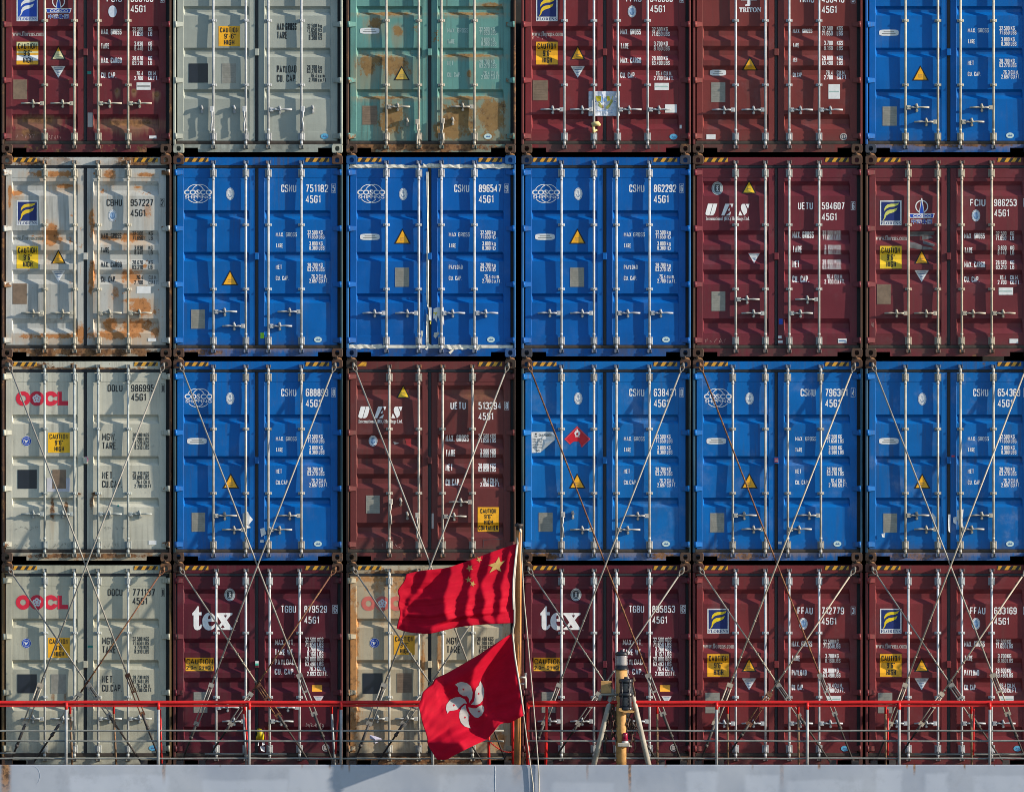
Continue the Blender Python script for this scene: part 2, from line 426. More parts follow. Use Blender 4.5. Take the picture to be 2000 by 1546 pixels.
# ------------------------------------------------------------------ lettering: a condensed stroke alphabet
R = 0.24
G = {
 '0': (.40, [[(0, 0, R), (1, 0, R), (1, 1, R), (0, 1, R), 'c']]), 'O': (.42, [[(0, 0, R), (1, 0, R), (1, 1, R), (0, 1, R), 'c']]),
 '1': (.20, [[(0, .8), (.9, 1), (.9, 0)]]),
 '2': (.40, [[(0, .76), (0, 1, R), (1, 1, R), (1, .58, R), (0, .1), (0, 0), (1, 0)]]),
 '3': (.40, [[(0, .8), (0, 1, R), (1, 1, R), (1, .54, .14), (.4, .54)], [(.4, .5), (1, .5, .14), (1, 0, R), (0, 0, R), (0, .2)]]),
 '4': (.42, [[(.74, 0), (.74, 1), (0, .26), (1, .26)]]),
 '5': (.40, [[(.95, 1), (.05, 1), (.05, .6), (1, .6, R), (1, 0, R), (0, 0, R), (0, .22)]]),
 '6': (.40, [[(1, .8), (1, 1, R), (0, 1, R), (0, 0, R), (1, 0, R), (1, .58, R), (.05, .58)]]),
 '7': (.38, [[(0, 1), (1, 1), (.3, 0)]]),
 '8': (.40, [[(0, 0, R), (1, 0, R), (1, .52, .2), (0, .52, .2), 'c'], [(.06, .52, .2), (.94, .52, .2), (.94, 1, R), (.06, 1, R), 'c']]),
 '9': (.40, [[(0, .2), (0, 0, R), (1, 0, R), (1, 1, R), (0, 1, R), (0, .42, R), (.95, .42)]]),
 'A': (.46, [[(0, 0), (.5, 1), (1, 0)], [(.16, .27), (.84, .27)]]),
 'B': (.42, [[(0, 0), (0, 1), (.92, 1, R), (.92, .53, .16), (.1, .53)], [(.5, .53), (1, .53, .16), (1, 0, R), (.1, 0)]]),
 'C': (.40, [[(1, .72), (1, 1, R), (0, 1, R), (0, 0, R), (1, 0, R), (1, .28)]]),
 'D': (.42, [[(0, 0), (1, 0, R), (1, 1, R), (0, 1), 'c']]),
 'E': (.36, [[(1, 1), (0, 1), (0, 0), (1, 0)], [(.1, .53), (.88, .53)]]),
 'F': (.36, [[(1, 1), (0, 1), (0, 0)], [(.1, .5), (.88, .5)]]),
 'G': (.42, [[(1, .74), (1, 1, R), (0, 1, R), (0, 0, R), (1, 0, R), (1, .48), (.55, .48)]]),
 'H': (.42, [[(0, 0), (0, 1)], [(1, 0), (1, 1)], [(.1, .52), (.9, .52)]]),
 'I': (.02, [[(0, 0), (0, 1)]]), 'J': (.32, [[(0, .25), (0, 0, R), (1, 0, R), (1, 1)]]),
 'K': (.42, [[(0, 0), (0, 1)], [(1, 1), (.1, .42)], [(.4, .58), (1, 0)]]),
 'L': (.34, [[(0, 1), (0, 0), (1, 0)]]),
 'M': (.56, [[(0, 0), (0, 1), (.5, .3), (1, 1), (1, 0)]]), 'N': (.44, [[(0, 0), (0, 1), (1, 0), (1, 1)]]),
 'P': (.40, [[(0, 0), (0, 1), (1, 1, R), (1, .45, R), (.1, .45)]]),
 'Q': (.42, [[(0, 0, R), (1, 0, R), (1, 1, R), (0, 1, R), 'c'], [(.6, .25), (1, -.05)]]),
 'R': (.42, [[(0, 0), (0, 1), (1, 1, R), (1, .47, R), (.1, .47)], [(.5, .47), (1, 0)]]),
 'S': (.40, [[(1, .76), (1, 1, R), (0, 1, R), (0, .53, .2), (1, .53, .2), (1, 0, R), (0, 0, R), (0, .24)]]),
 'T': (.40, [[(0, 1), (1, 1)], [(.5, .95), (.5, 0)]]),
 'U': (.42, [[(0, 1), (0, 0, R), (1, 0, R), (1, 1)]]), 'V': (.46, [[(0, 1), (.5, 0), (1, 1)]]),
 'W': (.64, [[(0, 1), (.25, 0), (.5, .85), (.75, 0), (1, 1)]]), 'X': (.44, [[(0, 0), (1, 1)], [(0, 1), (1, 0)]]),
 'Y': (.44, [[(0, 1), (.5, .48), (1, 1)], [(.5, .48), (.5, 0)]]), 'Z': (.40, [[(0, 1), (1, 1), (0, 0), (1, 0)]]),
 '.': (.04, [[(0, -.02), (0, .06)]]), ',': (.06, [[(1, .06), (0, -.14)]]), "'": (.03, [[(0, .78), (0, 1)]]), '"': (.16, [[(0, .8), (0, 1)], [(1, .8), (1, 1)]]),
 '-': (.22, [[(0, .5), (1, .5)]]), '|': (.02, [[(0, 0), (0, .4)], [(0, .55), (0, 1)]]),
 'k': (.34, [[(0, 0), (0, 1)], [(1, .68), (.1, .28)], [(.4, .4), (1, 0)]]), 'g': (.34, [[(1, .68), (0, .68, .2), (0, 0, .2), (1, 0)], [(1, .7), (1, -.25, .18), (0, -.25)]]),
 'l': (.02, [[(0, 0), (0, 1)]]), 'b': (.34, [[(0, 1), (0, 0), (1, 0, .2), (1, .68, .2), (0, .68)]]),
 'c': (.30, [[(1, .68), (0, .68, .2), (0, 0, .2), (1, 0)]]), 'u': (.34, [[(0, .7), (0, 0, .2), (1, 0)], [(1, .7), (1, 0)]]),
 'm': (.52, [[(0, 0), (0, .68), (1, .68, .15), (1, 0)], [(.5, .65), (.5, 0)]]), 't': (.24, [[(.35, .95), (.35, 0, .15), (1, 0)], [(0, .68), (1, .68)]]),
 'f': (.24, [[(1, 1), (.4, 1, .2), (.4, 0)], [(0, .68), (.9, .68)]]), 'x': (.34, [[(0, 0), (1, .68)], [(0, .68), (1, 0)]]),
}
def round_path(pts, closed):
    n = len(pts); out = []
    for i in range(n):
        x, y, r = pts[i]
        if r <= 0 or (not closed and i in (0, n - 1)): out.append((x, y)); continue
        a = Vector(pts[(i - 1) % n][:2]); b = Vector((x, y)); c = Vector(pts[(i + 1) % n][:2])
        da, dc = (a - b), (c - b); la, lc = da.length, dc.length
        rr = min(r, la * .5, lc * .5)
        if rr < 1e-5: out.append((x, y)); continue
        p0 = b + da / la * rr; p1 = b + dc / lc * rr
        for k in range(5):
            t = k / 4; q = p0 * (1 - t) ** 2 + b * 2 * t * (1 - t) + p1 * t ** 2
            out.append((q.x, q.y))
    return out
def ribbon(pts, w, closed=False):
    """outline quads of a flat stroke of width w along 2-D points"""
    P_ = [Vector(p) for p in pts]; o = [P_[0]]
    for p in P_[1:]:
        if (p - o[-1]).length > 1e-4: o.append(p)
    if closed and (o[0] - o[-1]).length < 1e-4: o.pop()
    n = len(o); L_, R_ = [], []
    for i in range(n):
        if closed or 0 < i < n - 1:
            d1 = (o[i] - o[(i - 1) % n]).normalized(); d2 = (o[(i + 1) % n] - o[i]).normalized()
        elif i == 0: d1 = d2 = (o[1] - o[0]).normalized()
        else: d1 = d2 = (o[-1] - o[-2]).normalized()
        n1 = Vector((-d1.y, d1.x)); n2 = Vector((-d2.y, d2.x)); mm = n1 + n2
        mm = n1 if mm.length < 0.05 else mm.normalized()
        k = 1.0 / max(0.5, mm.dot(n1))
        L_.append(o[i] + mm * w / 2 * k); R_.append(o[i] - mm * w / 2 * k)
    qs = []
    for i in range(n if closed else n - 1):
        j = (i + 1) % n; qs.append([L_[i], L_[j], R_[j], R_[i]])
    return qs
_glyph = {}
SERIF = {}
for k in range(26): SERIF[chr(65 + k)] = chr(0x1D400 + k); SERIF[chr(97 + k)] = chr(0x1D41A + k)
def font_tris(s, bold=0.0):
    key = (s, bold)
    if key in _glyph: return _glyph[key]
    c = bpy.data.curves.new('t', 'FONT'); c.body = s; c.offset = bold; c.resolution_u = 3
    o = bpy.data.objects.new('t', c); COL.objects.link(o)
    dg = bpy.context.evaluated_depsgraph_get()
    me = bpy.data.meshes.new_from_object(o.evaluated_get(dg))
    vs = [(v.co.x, v.co.y) for v in me.vertices]; fs = [list(p.vertices) for p in me.polygons]
    bpy.data.objects.remove(o); bpy.data.curves.remove(c); bpy.data.meshes.remove(me)
    xs = [v[0] for v in vs]; ys = [v[1] for v in vs]; a, b, c_, d = min(xs), max(xs), min(ys), max(ys)
    vs = [((x - a) / (b - a), (y - c_) / (d - c_)) for x, y in vs]
    _glyph[key] = (vs, fs); return _glyph[key]
class Decal:
    """flat marks on a door, in photo pixels (p right, q down) from the container's top left corner; they follow the corrugation"""
    def __init__(s, kind): s.kind = kind; s.items = []; s.mats = []
    def mi(s, m):
        if m not in s.mats: s.mats.append(m)
        return s.mats.index(m)
    def poly(s, pts, m, lay=0.0): s.items.append(([tuple(p) for p in pts], [list(range(len(pts)))], s.mi(m), lay)); return s
    def rect(s, p0, p1, q0, q1, m, lay=0.0): return s.poly([(p0, q0), (p1, q0), (p1, q1), (p0, q1)], m, lay)
    def ell(s, cp, cq, rp, rq, m, lay=0.0, n=24): return s.poly(oval(cp, cq, rp, rq, n), m, lay)
    def strokes(s, quads, m, lay=0.0):
        vs = []; fs = []
        for q in quads: fs.append([len(vs) + i for i in range(4)]); vs += [tuple(v) for v in q]
        s.items.append((vs, fs, s.mi(m), lay)); return s
    def line(s, pts, w_, m, lay=0.0, closed=False): return s.strokes(ribbon(pts, w_, closed), m, lay)
    def ring(s, cp, cq, rp, rq, w_, m, lay=0.0, n=28): return s.line(oval(cp, cq, rp, rq, n), w_, m, lay, True)
    def text(s, t, p0, p1, q0, q1, m, lay=0.0, wt=0.14):
        h = q1 - q0; W = p1 - p0; n = sum(1 for c in t if c != ' ')
        th = min(wt * h, 0.42 * W / max(n, 1)); gap = 0.13
        tot = sum(.34 if c == ' ' else G[c][0] for c in t) + gap * (len(t) - 1)
        k = (W - n * th) / (h * tot); x = p0; i = 0
        for c in t:
            if c == ' ': x += (.34 + gap) * h * k; continue
            cw = G[c][0] * h * k
            for path in G[c][1]:
                closed = path[-1] == 'c'; pp = path[:-1] if closed else path
                pts = [(x + th / 2 + a[0] * cw, q1 - th / 2 - a[1] * (h - th), (a[2] * h * min(1.0, k * 1.1) if len(a) > 2 else 0)) for a in pp]
                s.strokes(ribbon(round_path(pts, closed), th, closed), m, lay + (i % 3) * .12); i += 1
            x += cw + th + gap * h * k
        return s
    def font(s, t, p0, p1, q0, q1, m, lay=0.0, serif=False, bold=0.0, slant=0.0):
        if serif: t = ''.join(SERIF.get(c, c) for c in t)
        vs, fs = font_tris(t, bold)
        s.items.append(([(p0 + x * (p1 - p0) + slant * y, q1 - y * (q1 - q0)) for x, y in vs], fs, s.mi(m), lay)); return s
    def build(s, name, parent, lift=0.0016, label=None, surf=None):
        bm = bmesh.new()
        for vs, fs, mi, lay in s.items:
            b2 = bmesh.new(); vv = [b2.verts.new((x, -y, 0)) for x, y in vs]
            for f in fs:
                try: b2.faces.new([vv[i] for i in f])
                except ValueError: pass
            bmesh.ops.triangulate(b2, faces=[f for f in b2.faces if len(f.verts) > 4])
            if surf is None:
                q0 = min(y for _, y in vs); q1 = max(y for _, y in vs)
                for g in GROOVES[s.kind]:
                    for c in g:
                        if q0 < c < q1:
                            bmesh.ops.bisect_plane(b2, geom=b2.verts[:] + b2.edges[:] + b2.faces[:], plane_co=(0, -c, 0), plane_no=(0, 1, 0), dist=1e-4)
            if surf is None and s.kind:
                xs_ = [x for x, _ in vs]
                for lo, hi, co, no in ((min(xs_), max(xs_), 0, (1, 0, 0)), (-q1, -q0, 1, (0, 1, 0))):
                    if hi - lo > 14 and len(fs) < 40:
                        t_ = lo + 9
                        while t_ < hi:
                            bmesh.ops.bisect_plane(b2, geom=b2.verts[:] + b2.edges[:] + b2.faces[:], plane_co=(t_, 0, 0) if co == 0 else (0, t_, 0), plane_no=no, dist=1e-4); t_ += 9
            mp = {}
            for v in b2.verts:
                p, q = v.co.x, -v.co.y
                y = (yd(s.kind, p, q) if surf is None else surf(p, q)) - lift - lay * .0012
                mp[v] = bm.verts.new((lx(p), y, lz(q)))
            for f in b2.faces:
                nf = bm.faces.new([mp[v] for v in f.verts]); nf.material_index = mi
            b2.free()
        me = bpy.data.meshes.new(name)
        bm.normal_update()
        for f in bm.faces:
            if f.normal.y > 0: f.normal_flip()
        bm.to_mesh(me); bm.free()
        for m in s.mats: me.materials.append(m)
        o = bpy.data.objects.new(name, me); COL.objects.link(o); o.parent = parent
        if label: o['label'] = label
        for nm, dx in getattr(s, 'extra', []): dx.build(nm, parent, lift)
        return o

# ------------------------------------------------------------------ mark colours
WHITE = flat('white_lettering', srgb(238, 238, 240)); BLACK = flat('black_lettering', srgb(24, 25, 28))
OLDWHITE = flat('worn_white_lettering', srgb(178, 170, 168)); GHOST = flat('faded_white_lettering', srgb(160, 186, 182))
YEL = flat('caution_yellow', srgb(244, 176, 28), .45); LEM = flat('caution_lemon', srgb(236, 196, 40), .45); PALEY = flat('bleached_yellow', srgb(226, 220, 170)); PAPER = flat('white_sticker', srgb(224, 226, 228))
DARKPLATE = flat('dark_square', srgb(30, 36, 50), .3); TIN = flat('data_plate_tin', srgb(150, 148, 140), .45, 0.2, .3); BROWNPLATE = flat('brown_data_plate', srgb(128, 108, 90), .6, 0, .35)
NAVY = flat('logo_navy', srgb(14, 38, 108)); FADEBLUE = flat('logo_blue', srgb(20, 70, 178)); PRINT = flat('grey_print', srgb(112, 112, 112)); LOGORED = flat('logo_red', srgb(214, 32, 62)); PALERED = flat('faded_logo_red', srgb(208, 108, 98))
PLATEPRINT = flat('plate_print', srgb(134, 132, 125), .5); PLATEPRINT2 = flat('plate_print_brown', srgb(112, 94, 78), .6)
EMBLUE = flat('emblem_blue', srgb(70, 110, 160)); HAZRED = flat('hazard_red', srgb(206, 18, 44), .4); LIME = flat('lime_tag', srgb(150, 220, 40)); CYAN = flat('cyan_sticker', srgb(90, 170, 210)); GREEN = flat('green_dot', srgb(30, 130, 120))
PINK = flat('pink_edge', srgb(200, 70, 90)); ORANGE = flat('orange_sticker', srgb(240, 170, 50)); SCRAWL = flat('chalk', srgb(190, 150, 145)); PEN = flat('pencil', srgb(120, 120, 112))
HZ_Y = flat('stripe_yellow', srgb(222, 160, 40), .5, 0, .35); HZ_K = flat('stripe_black', srgb(34, 34, 38), .6); RUBBER = flat('black_rubber', srgb(36, 38, 44), .6); GRIMER = flat('grimy_rubber', srgb(66, 58, 52), .8, 0, .5)
TAPE = flat('torn_tape', srgb(226, 222, 210), .5, 0, .35); SEALRED = flat('red_seal', srgb(220, 50, 60)); MAGENTA = flat('magenta_seal', srgb(200, 40, 140)); LBLUE = flat('pale_blue_seal', srgb(120, 160, 210))

def number(d, k, code, digits, chk, p, q, h, m, size='45G1', qs=None, boxed=True, cp=None, dp=(259, 303), bp=(309.6, 317.6)):
    cp = cp or (211, 240.5)
    d.text(code, cp[0], cp[1], q, q + h, m)
    d.text(digits, dp[0], dp[1], q, q + h, m)
    d2 = Decal(k); d3 = Decal(k); d.extra = [('size_code', d3)]
    if chk:
        d.extra.append(('check_digit', d2)); d_ = d; d = d2
        d.text(chk, bp[0] + 1.7, bp[1] - 1.4, q + .8, q + h - .8, m, .3)
        if boxed: d.line([(bp[0], q - 1), (bp[1], q - 1), (bp[1], q + h + .8), (bp[0], q + h + .8)], .6, m, 0, True)
    d3.text(size, dp[0], dp[0] + 29, qs, qs + h, m)
def table(d, rows, m):
    """rows: (text, p0, p1, q centre, height)"""
    for t, p0, p1, qc, h in rows: d.text(t, p0, p1, qc - h / 2, qc + h / 2, m)
def wtable(k, m, labels, lp, lh, vals, vp, up, vh, name='weight_table'):
    d = Decal(k)
    for t, w_, qc in labels: d.text(t, lp, lp + w_, qc - lh / 2, qc + lh / 2, m, 0, .13)
    for v, u, qc in vals:
        wv = vh * .46 * (len(v) - .6); wu = vh * .44 * len(u) + .5
        if '.' in u: wu = vh * .40 * len(u)
        d.text(v, vp - wv, vp, qc - vh / 2, qc + vh / 2, m, 0, .13); d.text(u, up, up + wu, qc - vh / 2, qc + vh / 2, m, 0, .13)
    return d
def warn(d_kind, door, p, q, w_, h, m=YEL, edge=True, split=False):
    d = Decal(d_kind)
    if edge: d.poly([(p + w_ / 2, q), (p + w_, q + h), (p, q + h)], BLACK, .3); e = 2.6
    else: e = 0
    a = [(p + w_ / 2, q + e * 1.5), (p + w_ - e * 1.5, q + h - e * .75), (p + e * 1.5, q + h - e * .75)]
    d.poly(a, PALEY if split else m, 1.3)
    if split: d.poly([(p + w_ / 2, q + e * 1.5), (p + w_ * .63, q + h * .42), (p + w_ * .37, q + h * .42)], m, 1.8)
    d.text('SUPER', p + w_ * .38, p + w_ * .62, q + h * .60, q + h * .67, PEN, 2.3)
    d.text('HEAVY', p + w_ * .38, p + w_ * .62, q + h * .73, q + h * .80, PEN, 2.3)
    return d.build('warning_triangle', door)
def attention(k, door, p, q, w_, h, edge=None):
    d = Decal(k)
    if edge: d.poly([(p - 1, q - .8), (p + w_ + 1, q - .8), (p + w_ / 2, q + h + 1.4)], edge, .3)
    d.poly([(p, q), (p + w_, q), (p + w_ / 2, q + h)], PAPER, 1.3)
    d.text('ATTENTION', p + w_ * .2, p + w_ * .8, q + h * .08, q + h * .20, EMBLUE, 2.3)
    for i, (a, b) in enumerate(((.28, .72), (.34, .66), (.40, .60), (.43, .57))): d.rect(p + w_ * a, p + w_ * b, q + h * (.28 + .13 * i), q + h * (.33 + .13 * i), EMBLUE, 2.3)
    return d.build('attention_label', door)
def caution(k, door, p0, p1, q0, q1, lines, m=YEL, style='std', rows=None):
    d = Decal(k); d.rect(p0, p1, q0, q1, m, .3); W = p1 - p0; H = q1 - q0
    if style == 'bleached':
        d.rect(p0 + .2, p1 - .2, q0 + .3, q0 + H * .18, PALEY, .8); d.rect(p0 + .2, p1 - .2, q0 + H * .58, q0 + H * .83, PAPER, .8)
        d.rect(p0 + .2, p1 - .2, q0 + H * .42, q0 + H * .50, PALEY, .8)
    n = len(lines)
    for i, (t, a, b) in enumerate(lines):
        hh = H * .76 / n; qc = q0 + H * (.5 + (i - (n - 1) / 2) * .92 / n)
        if style == 'tex': hh = H * (.40 if i == 0 else .28); qc = q0 + H * (.29 if i == 0 else .76)
        d.text(t, p0 + W * a, p0 + W * b, qc - hh / 2, qc + hh / 2, BLACK, 1.3, .155)
    return d.build('caution_sign', door)
CAU3 = [('CAUTION', .07, .93), ("9'6\"", .32, .70), ('HIGH', .30, .74)]
def plate(k, door, p0, p1, q0, q1, m=TIN, lines=True, name='data_plate'):
    d = Decal(k); d.rect(p0, p1, q0, q1, m, .8); W = p1 - p0; H = q1 - q0
    if lines:
        for i in range(7):
            a = .12 + .12 * ((i * 7) % 3); d.rect(p0 + W * .12, p1 - W * a * .6, q0 + H * (.08 + .125 * i), q0 + H * (.105 + .125 * i), PLATEPRINT if m is TIN else PLATEPRINT2, 1.6)
    return d.build(name, door)
def sticker(k, door, p0, p1, q0, q1, m=PAPER, name='sticker', print_=None, rounded=False, label=None):
    d = Decal(k)
    if rounded:
        cp, cq = (p0 + p1) / 2, (q0 + q1) / 2; d.poly(oval(cp, cq, (p1 - p0) / 2, (q1 - q0) / 2, 28, .45), m, .8)
        d.text('CONTAINER SAFETY', cp - (p1 - p0) * .36, cp + (p1 - p0) * .36, cq - 2.6, cq - .4, PRINT, 1.6); d.text('APPROVED', cp - (p1 - p0) * .28, cp + (p1 - p0) * .28, cq + .6, cq + 2.8, PRINT, 1.6)
        d.items = d.items[:1]
        d.rect(p0 + 9, p1 - 9, cq - 2.4, cq - 1.4, PRINT, 1.6); d.rect(p0 + 6, p1 - 6, cq + 1.0, cq + 2.1, PRINT, 1.6)
    else:
        d.rect(p0, p1, q0, q1, m, .8)
        if print_: d.rect(p0 + 1.5, p1 - 1.5, (q0 + q1) / 2 - 1.2, (q0 + q1) / 2 + 1.2, print_, 1.6)
    return d.build(name, door, label=label)
def emblem(k, door, cp, cq, rp, rq, style='anchor'):
    d = Decal(k)
    if style == 'blank': d.ell(cp, cq, rp, rq, flat('bleached_sticker', srgb(200, 210, 225)), .8)
    elif style == 'round':
        d.ell(cp, cq, rp, rq, PAPER, .5); d.ell(cp, cq, rp * .92, rq * .92, FADEBLUE, 1.0); d.ring(cp, cq, rp * .66, rq * .66, .5, PAPER, 1.6)
        d.poly([(cp - rp * .5, cq - rq * .3), (cp + rp * .1, cq - rq * .1), (cp + rp * .45, cq - rq * .45), (cp + rp * .2, cq + rq * .1), (cp - rp * .15, cq + rq * .45)], PAPER, 1.9)
    elif style == 'ornate':
        d.ell(cp, cq, rp, rq, flat('emblem_silver', srgb(176, 186, 190)), .5); d.ring(cp, cq, rp * .84, rq * .86, .5, PRINT, 1.2); d.poly(oval(cp, cq, rp * .52, rq * .64, 20, .6), flat('emblem_dark', srgb(60, 66, 74)), 1.0)
        for a in (-.28, .0, .28): d.line([(cp + rp * a, cq - rq * .5), (cp - rp * a * .6, cq - rq * .1), (cp + rp * a, cq + rq * .5)], .9, PAPER, 1.6 + a)
    else:
        d.ell(cp, cq, rp, rq, PAPER, .5); d.ring(cp, cq, rp * .86, rq * .88, .55, EMBLUE, 1.2); d.poly(oval(cp, cq, rp * .62, rq * .66, 20), flat('emblem_pale', srgb(150, 180, 215)) if style == 'blue' else PAPER, 1.2)
        d.line([(cp, cq - rq * .45), (cp, cq + rq * .5)], .8, EMBLUE, 1.8); d.line([(cp - rp * .45, cq + rq * .1), (cp - rp * .2, cq + rq * .45), (cp, cq + rq * .52), (cp + rp * .2, cq + rq * .45), (cp + rp * .45, cq + rq * .1)], .8, EMBLUE, 2.1)
        d.ring(cp, cq - rq * .5, rp * .16, rq * .12, .5, EMBLUE, 2.4, 10); d.line([(cp - rp * .3, cq - rq * .25), (cp + rp * .3, cq - rq * .25)], .7, EMBLUE, 2.4)
    return d.build('emblem', door)
def globe_logo(k, door, cp, cq):
    d = Decal(k)
    for ox in (-5.0, 5.0):
        for sgn in (1, -1):
            pts = []
            for i in range(17):
                lo = 29 if sgn > 0 else 38; a = math.radians(lo + (180 - 2 * lo) * i / 16); pts.append((cp + ox + 17.6 * math.cos(a), cq - sgn * 17.6 * math.sin(a)))
            d.line(pts, 1.35, WHITE, .3 + (.25 if ox > 0 else 0))
    d.font('COSCO', cp - 27.4, cp + 27.4, cq - 7.6, cq + 2.7, WHITE, 0, False, .03)
    d.font('SHIPPING', cp - 25.5, cp + 25.5, cq + 3.8, cq + 9.8, WHITE, 0, False, .012)
    return d.build('logo', door)
def flag_logo(k, door, p0, p1, q0, q1, blue=NAVY, fm=LEM):
    d = Decal(k); W = p1 - p0; H = q1 - q0
    d.rect(p0, p1, q0, q1, PAPER, .3); d.rect(p0 + W * .06, p1 - W * .06, q0 + H * .05, q0 + H * .82, blue, .9)
    tr = lambda pts: [(p0 + (x - 335) / 328 * W, q0 + (y - 745) / 377 * H) for x, y in pts]
    d.poly(tr([(400, 905), (402, 870), (415, 838), (450, 806), (500, 795), (560, 795), (625, 780), (608, 812), (560, 836), (490, 842), (440, 862), (412, 890)]), fm, 1.5)
    d.poly(tr([(375, 1055), (400, 1005), (404, 955), (428, 912), (470, 888), (540, 878), (602, 855), (582, 900), (535, 926), (472, 946), (432, 972), (408, 1025)]), fm, 1.5)
    d.font('FLORENS', p0 + W * .04, p0 + W * .96, q0 + H * .85, q0 + H * .97, blue, .9, True)
    return d.build('logo', door)
def tower_logo(k, door, cp, q0):
    """tower over a ring and a lettered band; q0 = tip of the tower"""
    d = Decal(k); cq = q0 + 15.2
    d.ring(cp, cq, 11.6, 11.6, 2.0, PAPER, .3, 32)
    d.poly([(cp - .3, q0 - 1.5), (cp + 1.2, q0), (cp + 5.5, q0 + 29), (cp - 5.5, q0 + 29), (cp - 1.2, q0)], PAPER, .9)
    d.poly([(cp, q0 + 3), (cp + 4.2, q0 + 28.4), (cp - 4.2, q0 + 28.4)], FADEBLUE, 1.5)
    d.poly([(cp - 25.5, q0 + 28.6), (cp + 25.5, q0 + 28.6), (cp + 22.5, q0 + 37.8), (cp - 22.5, q0 + 37.8)], PAPER, 1.1)
    d.poly([(cp - 23.8, q0 + 29.8), (cp + 23.8, q0 + 29.8), (cp + 21.6, q0 + 36.8), (cp - 21.6, q0 + 36.8)], FADEBLUE, 1.8)
    d.font('COSCO', cp - 17, cp + 19, q0 + 30.6, q0 + 36.0, PAPER, 2.4, False, .03)
    d.font('中远集团', cp - 20.6, cp + 20.6, q0 + 39.6, q0 + 49.4, PAPER, .3, False, .05)
    d.font('中远集团', cp - 19.8, cp + 19.8, q0 + 40.4, q0 + 48.6, FADEBLUE, 1.2)
    return d.build('logo', door)
def ring_logo(k, door, dp, dq, m=LOGORED, hole=None, last=True):
    """three red rings and an L with a plum flower in the second ring"""
    d = Decal(k); f = lambda x, y: (x / 7.36 - 3 + dp, y / 7.36 - 12 + dq)
    def annulus(cx, cy, r, ri, lay):
        d.strokes(ribbon([f(cx + (r + ri) / 2 * math.cos(2 * math.pi * i / 28), cy + (r + ri) / 2 * math.sin(2 * math.pi * i / 28)) for i in range(28)], (r - ri) / 7.36, True), m, lay)
    annulus(330, 648, 105, 43, .3); annulus(527, 648, 106, 40, .7)
    pts = [f(728 + 75 * math.cos(math.radians(a)), 648 + 75 * math.sin(math.radians(a))) for a in range(24, 338, 12)]
    d.line(pts, 62 / 7.36, m, 1.1)
    d.poly([f(*p) for p in ((760, 560), (800, 572), (822, 592), (822, 620), (772, 620))], m, 1.5); d.poly([f(*p) for p in ((760, 736), (800, 724), (822, 704), (822, 676), (772, 676))], m, 1.5)
    d.poly([f(*p) for p in ((826, 550), (886, 550), (886, 683), (978, 683), (978, 745), (826, 745))], m, 1.5)
    for i in range(5):
        a = math.radians(90 + 72 * i); d.ell(*f(527 + 36 * math.cos(a), 648 - 36 * math.sin(a)), 3.9, 3.9, hole or PAPER, 1.6 + i * .12, 12)
    d.ell(*f(527, 648), 3.6, 3.6, hole or PAPER, 2.3, 12)
    for i in range(5):
        a = math.radians(90 + 72 * i); d.ell(*f(527 + 30 * math.cos(a), 648 - 30 * math.sin(a)), 1.3, 1.3, m, 2.9, 8)
    return d.build('logo', door)
def slant_logo(k, door, dp, dq):
    d = Decal(k); f = lambda pts: [(x / 7.026 + 1340 - 1352.5 + dp, y / 7.026 - 3.5 + dq) for x, y in pts]
    for pts in ([(300, 687), (366, 687), (320, 848), (288, 848), (270, 838), (265, 818)], [(374, 687), (428, 687), (396, 808), (380, 836), (358, 848), (328, 848)],
                [(537, 688), (600, 688), (524, 848), (482, 848)], [(604, 688), (649, 688), (629, 745)], [(602, 742), (594, 790), (570, 776)], [(616, 794), (602, 848), (545, 848)],
                [(772, 690), (806, 690), (838, 770), (832, 812), (796, 850), (760, 778), (750, 735), (757, 705)], [(814, 690), (870, 690), (850, 755)], [(738, 782), (774, 848), (718, 848)]):
        d.poly(f(pts), WHITE, .3)
    a, b = f([(268, 866), (870, 930)])
    d.font('International (HK) Holdings Ltd.', a[0], b[0], a[1], b[1], WHITE, .3, True)
    return d.build('logo', door)
def tex_logo(k, door, dp=0, dq=0):
    d = Decal(k); d.font('t', 37.5 + dp, 57.5 + dp, 83.5 + dq, 130 + dq, WHITE, .3, True, .02); d.font('e', 57 + dp, 83.5 + dp, 96 + dq, 130.3 + dq, WHITE, .5, True, .02); d.font('x', 82.5 + dp, 116.5 + dp, 96.5 + dq, 129.5 + dq, WHITE, .3, True, .02)
    d.ell(120.5 + dp, 130.5 + dq, 1.1, 1.1, SCRAWL, .3, 8)
    return d.build('logo', door)
def web(k, door, q=161.0, m=OLDWHITE, p=(20.8, 81.5)):
    d = Decal(k); d.font('www.florens.com', p[0], p[1], q - 5, q + 4.6, m, .3, True); return d.build('web_address', door)
def scrawl(k, door, p, q, w_, seed, m=SCRAWL):
    d = Decal(k); r = random.Random(seed); x = p
    for i in range(5):
        pts = [(x + r.uniform(0, w_ / 6), q + r.uniform(-5, 5)) for _ in range(4)]
        d.line(pts, .55, m, .3 + i * .15); x += w_ / 5
    return d.build('chalk_scrawl', door)

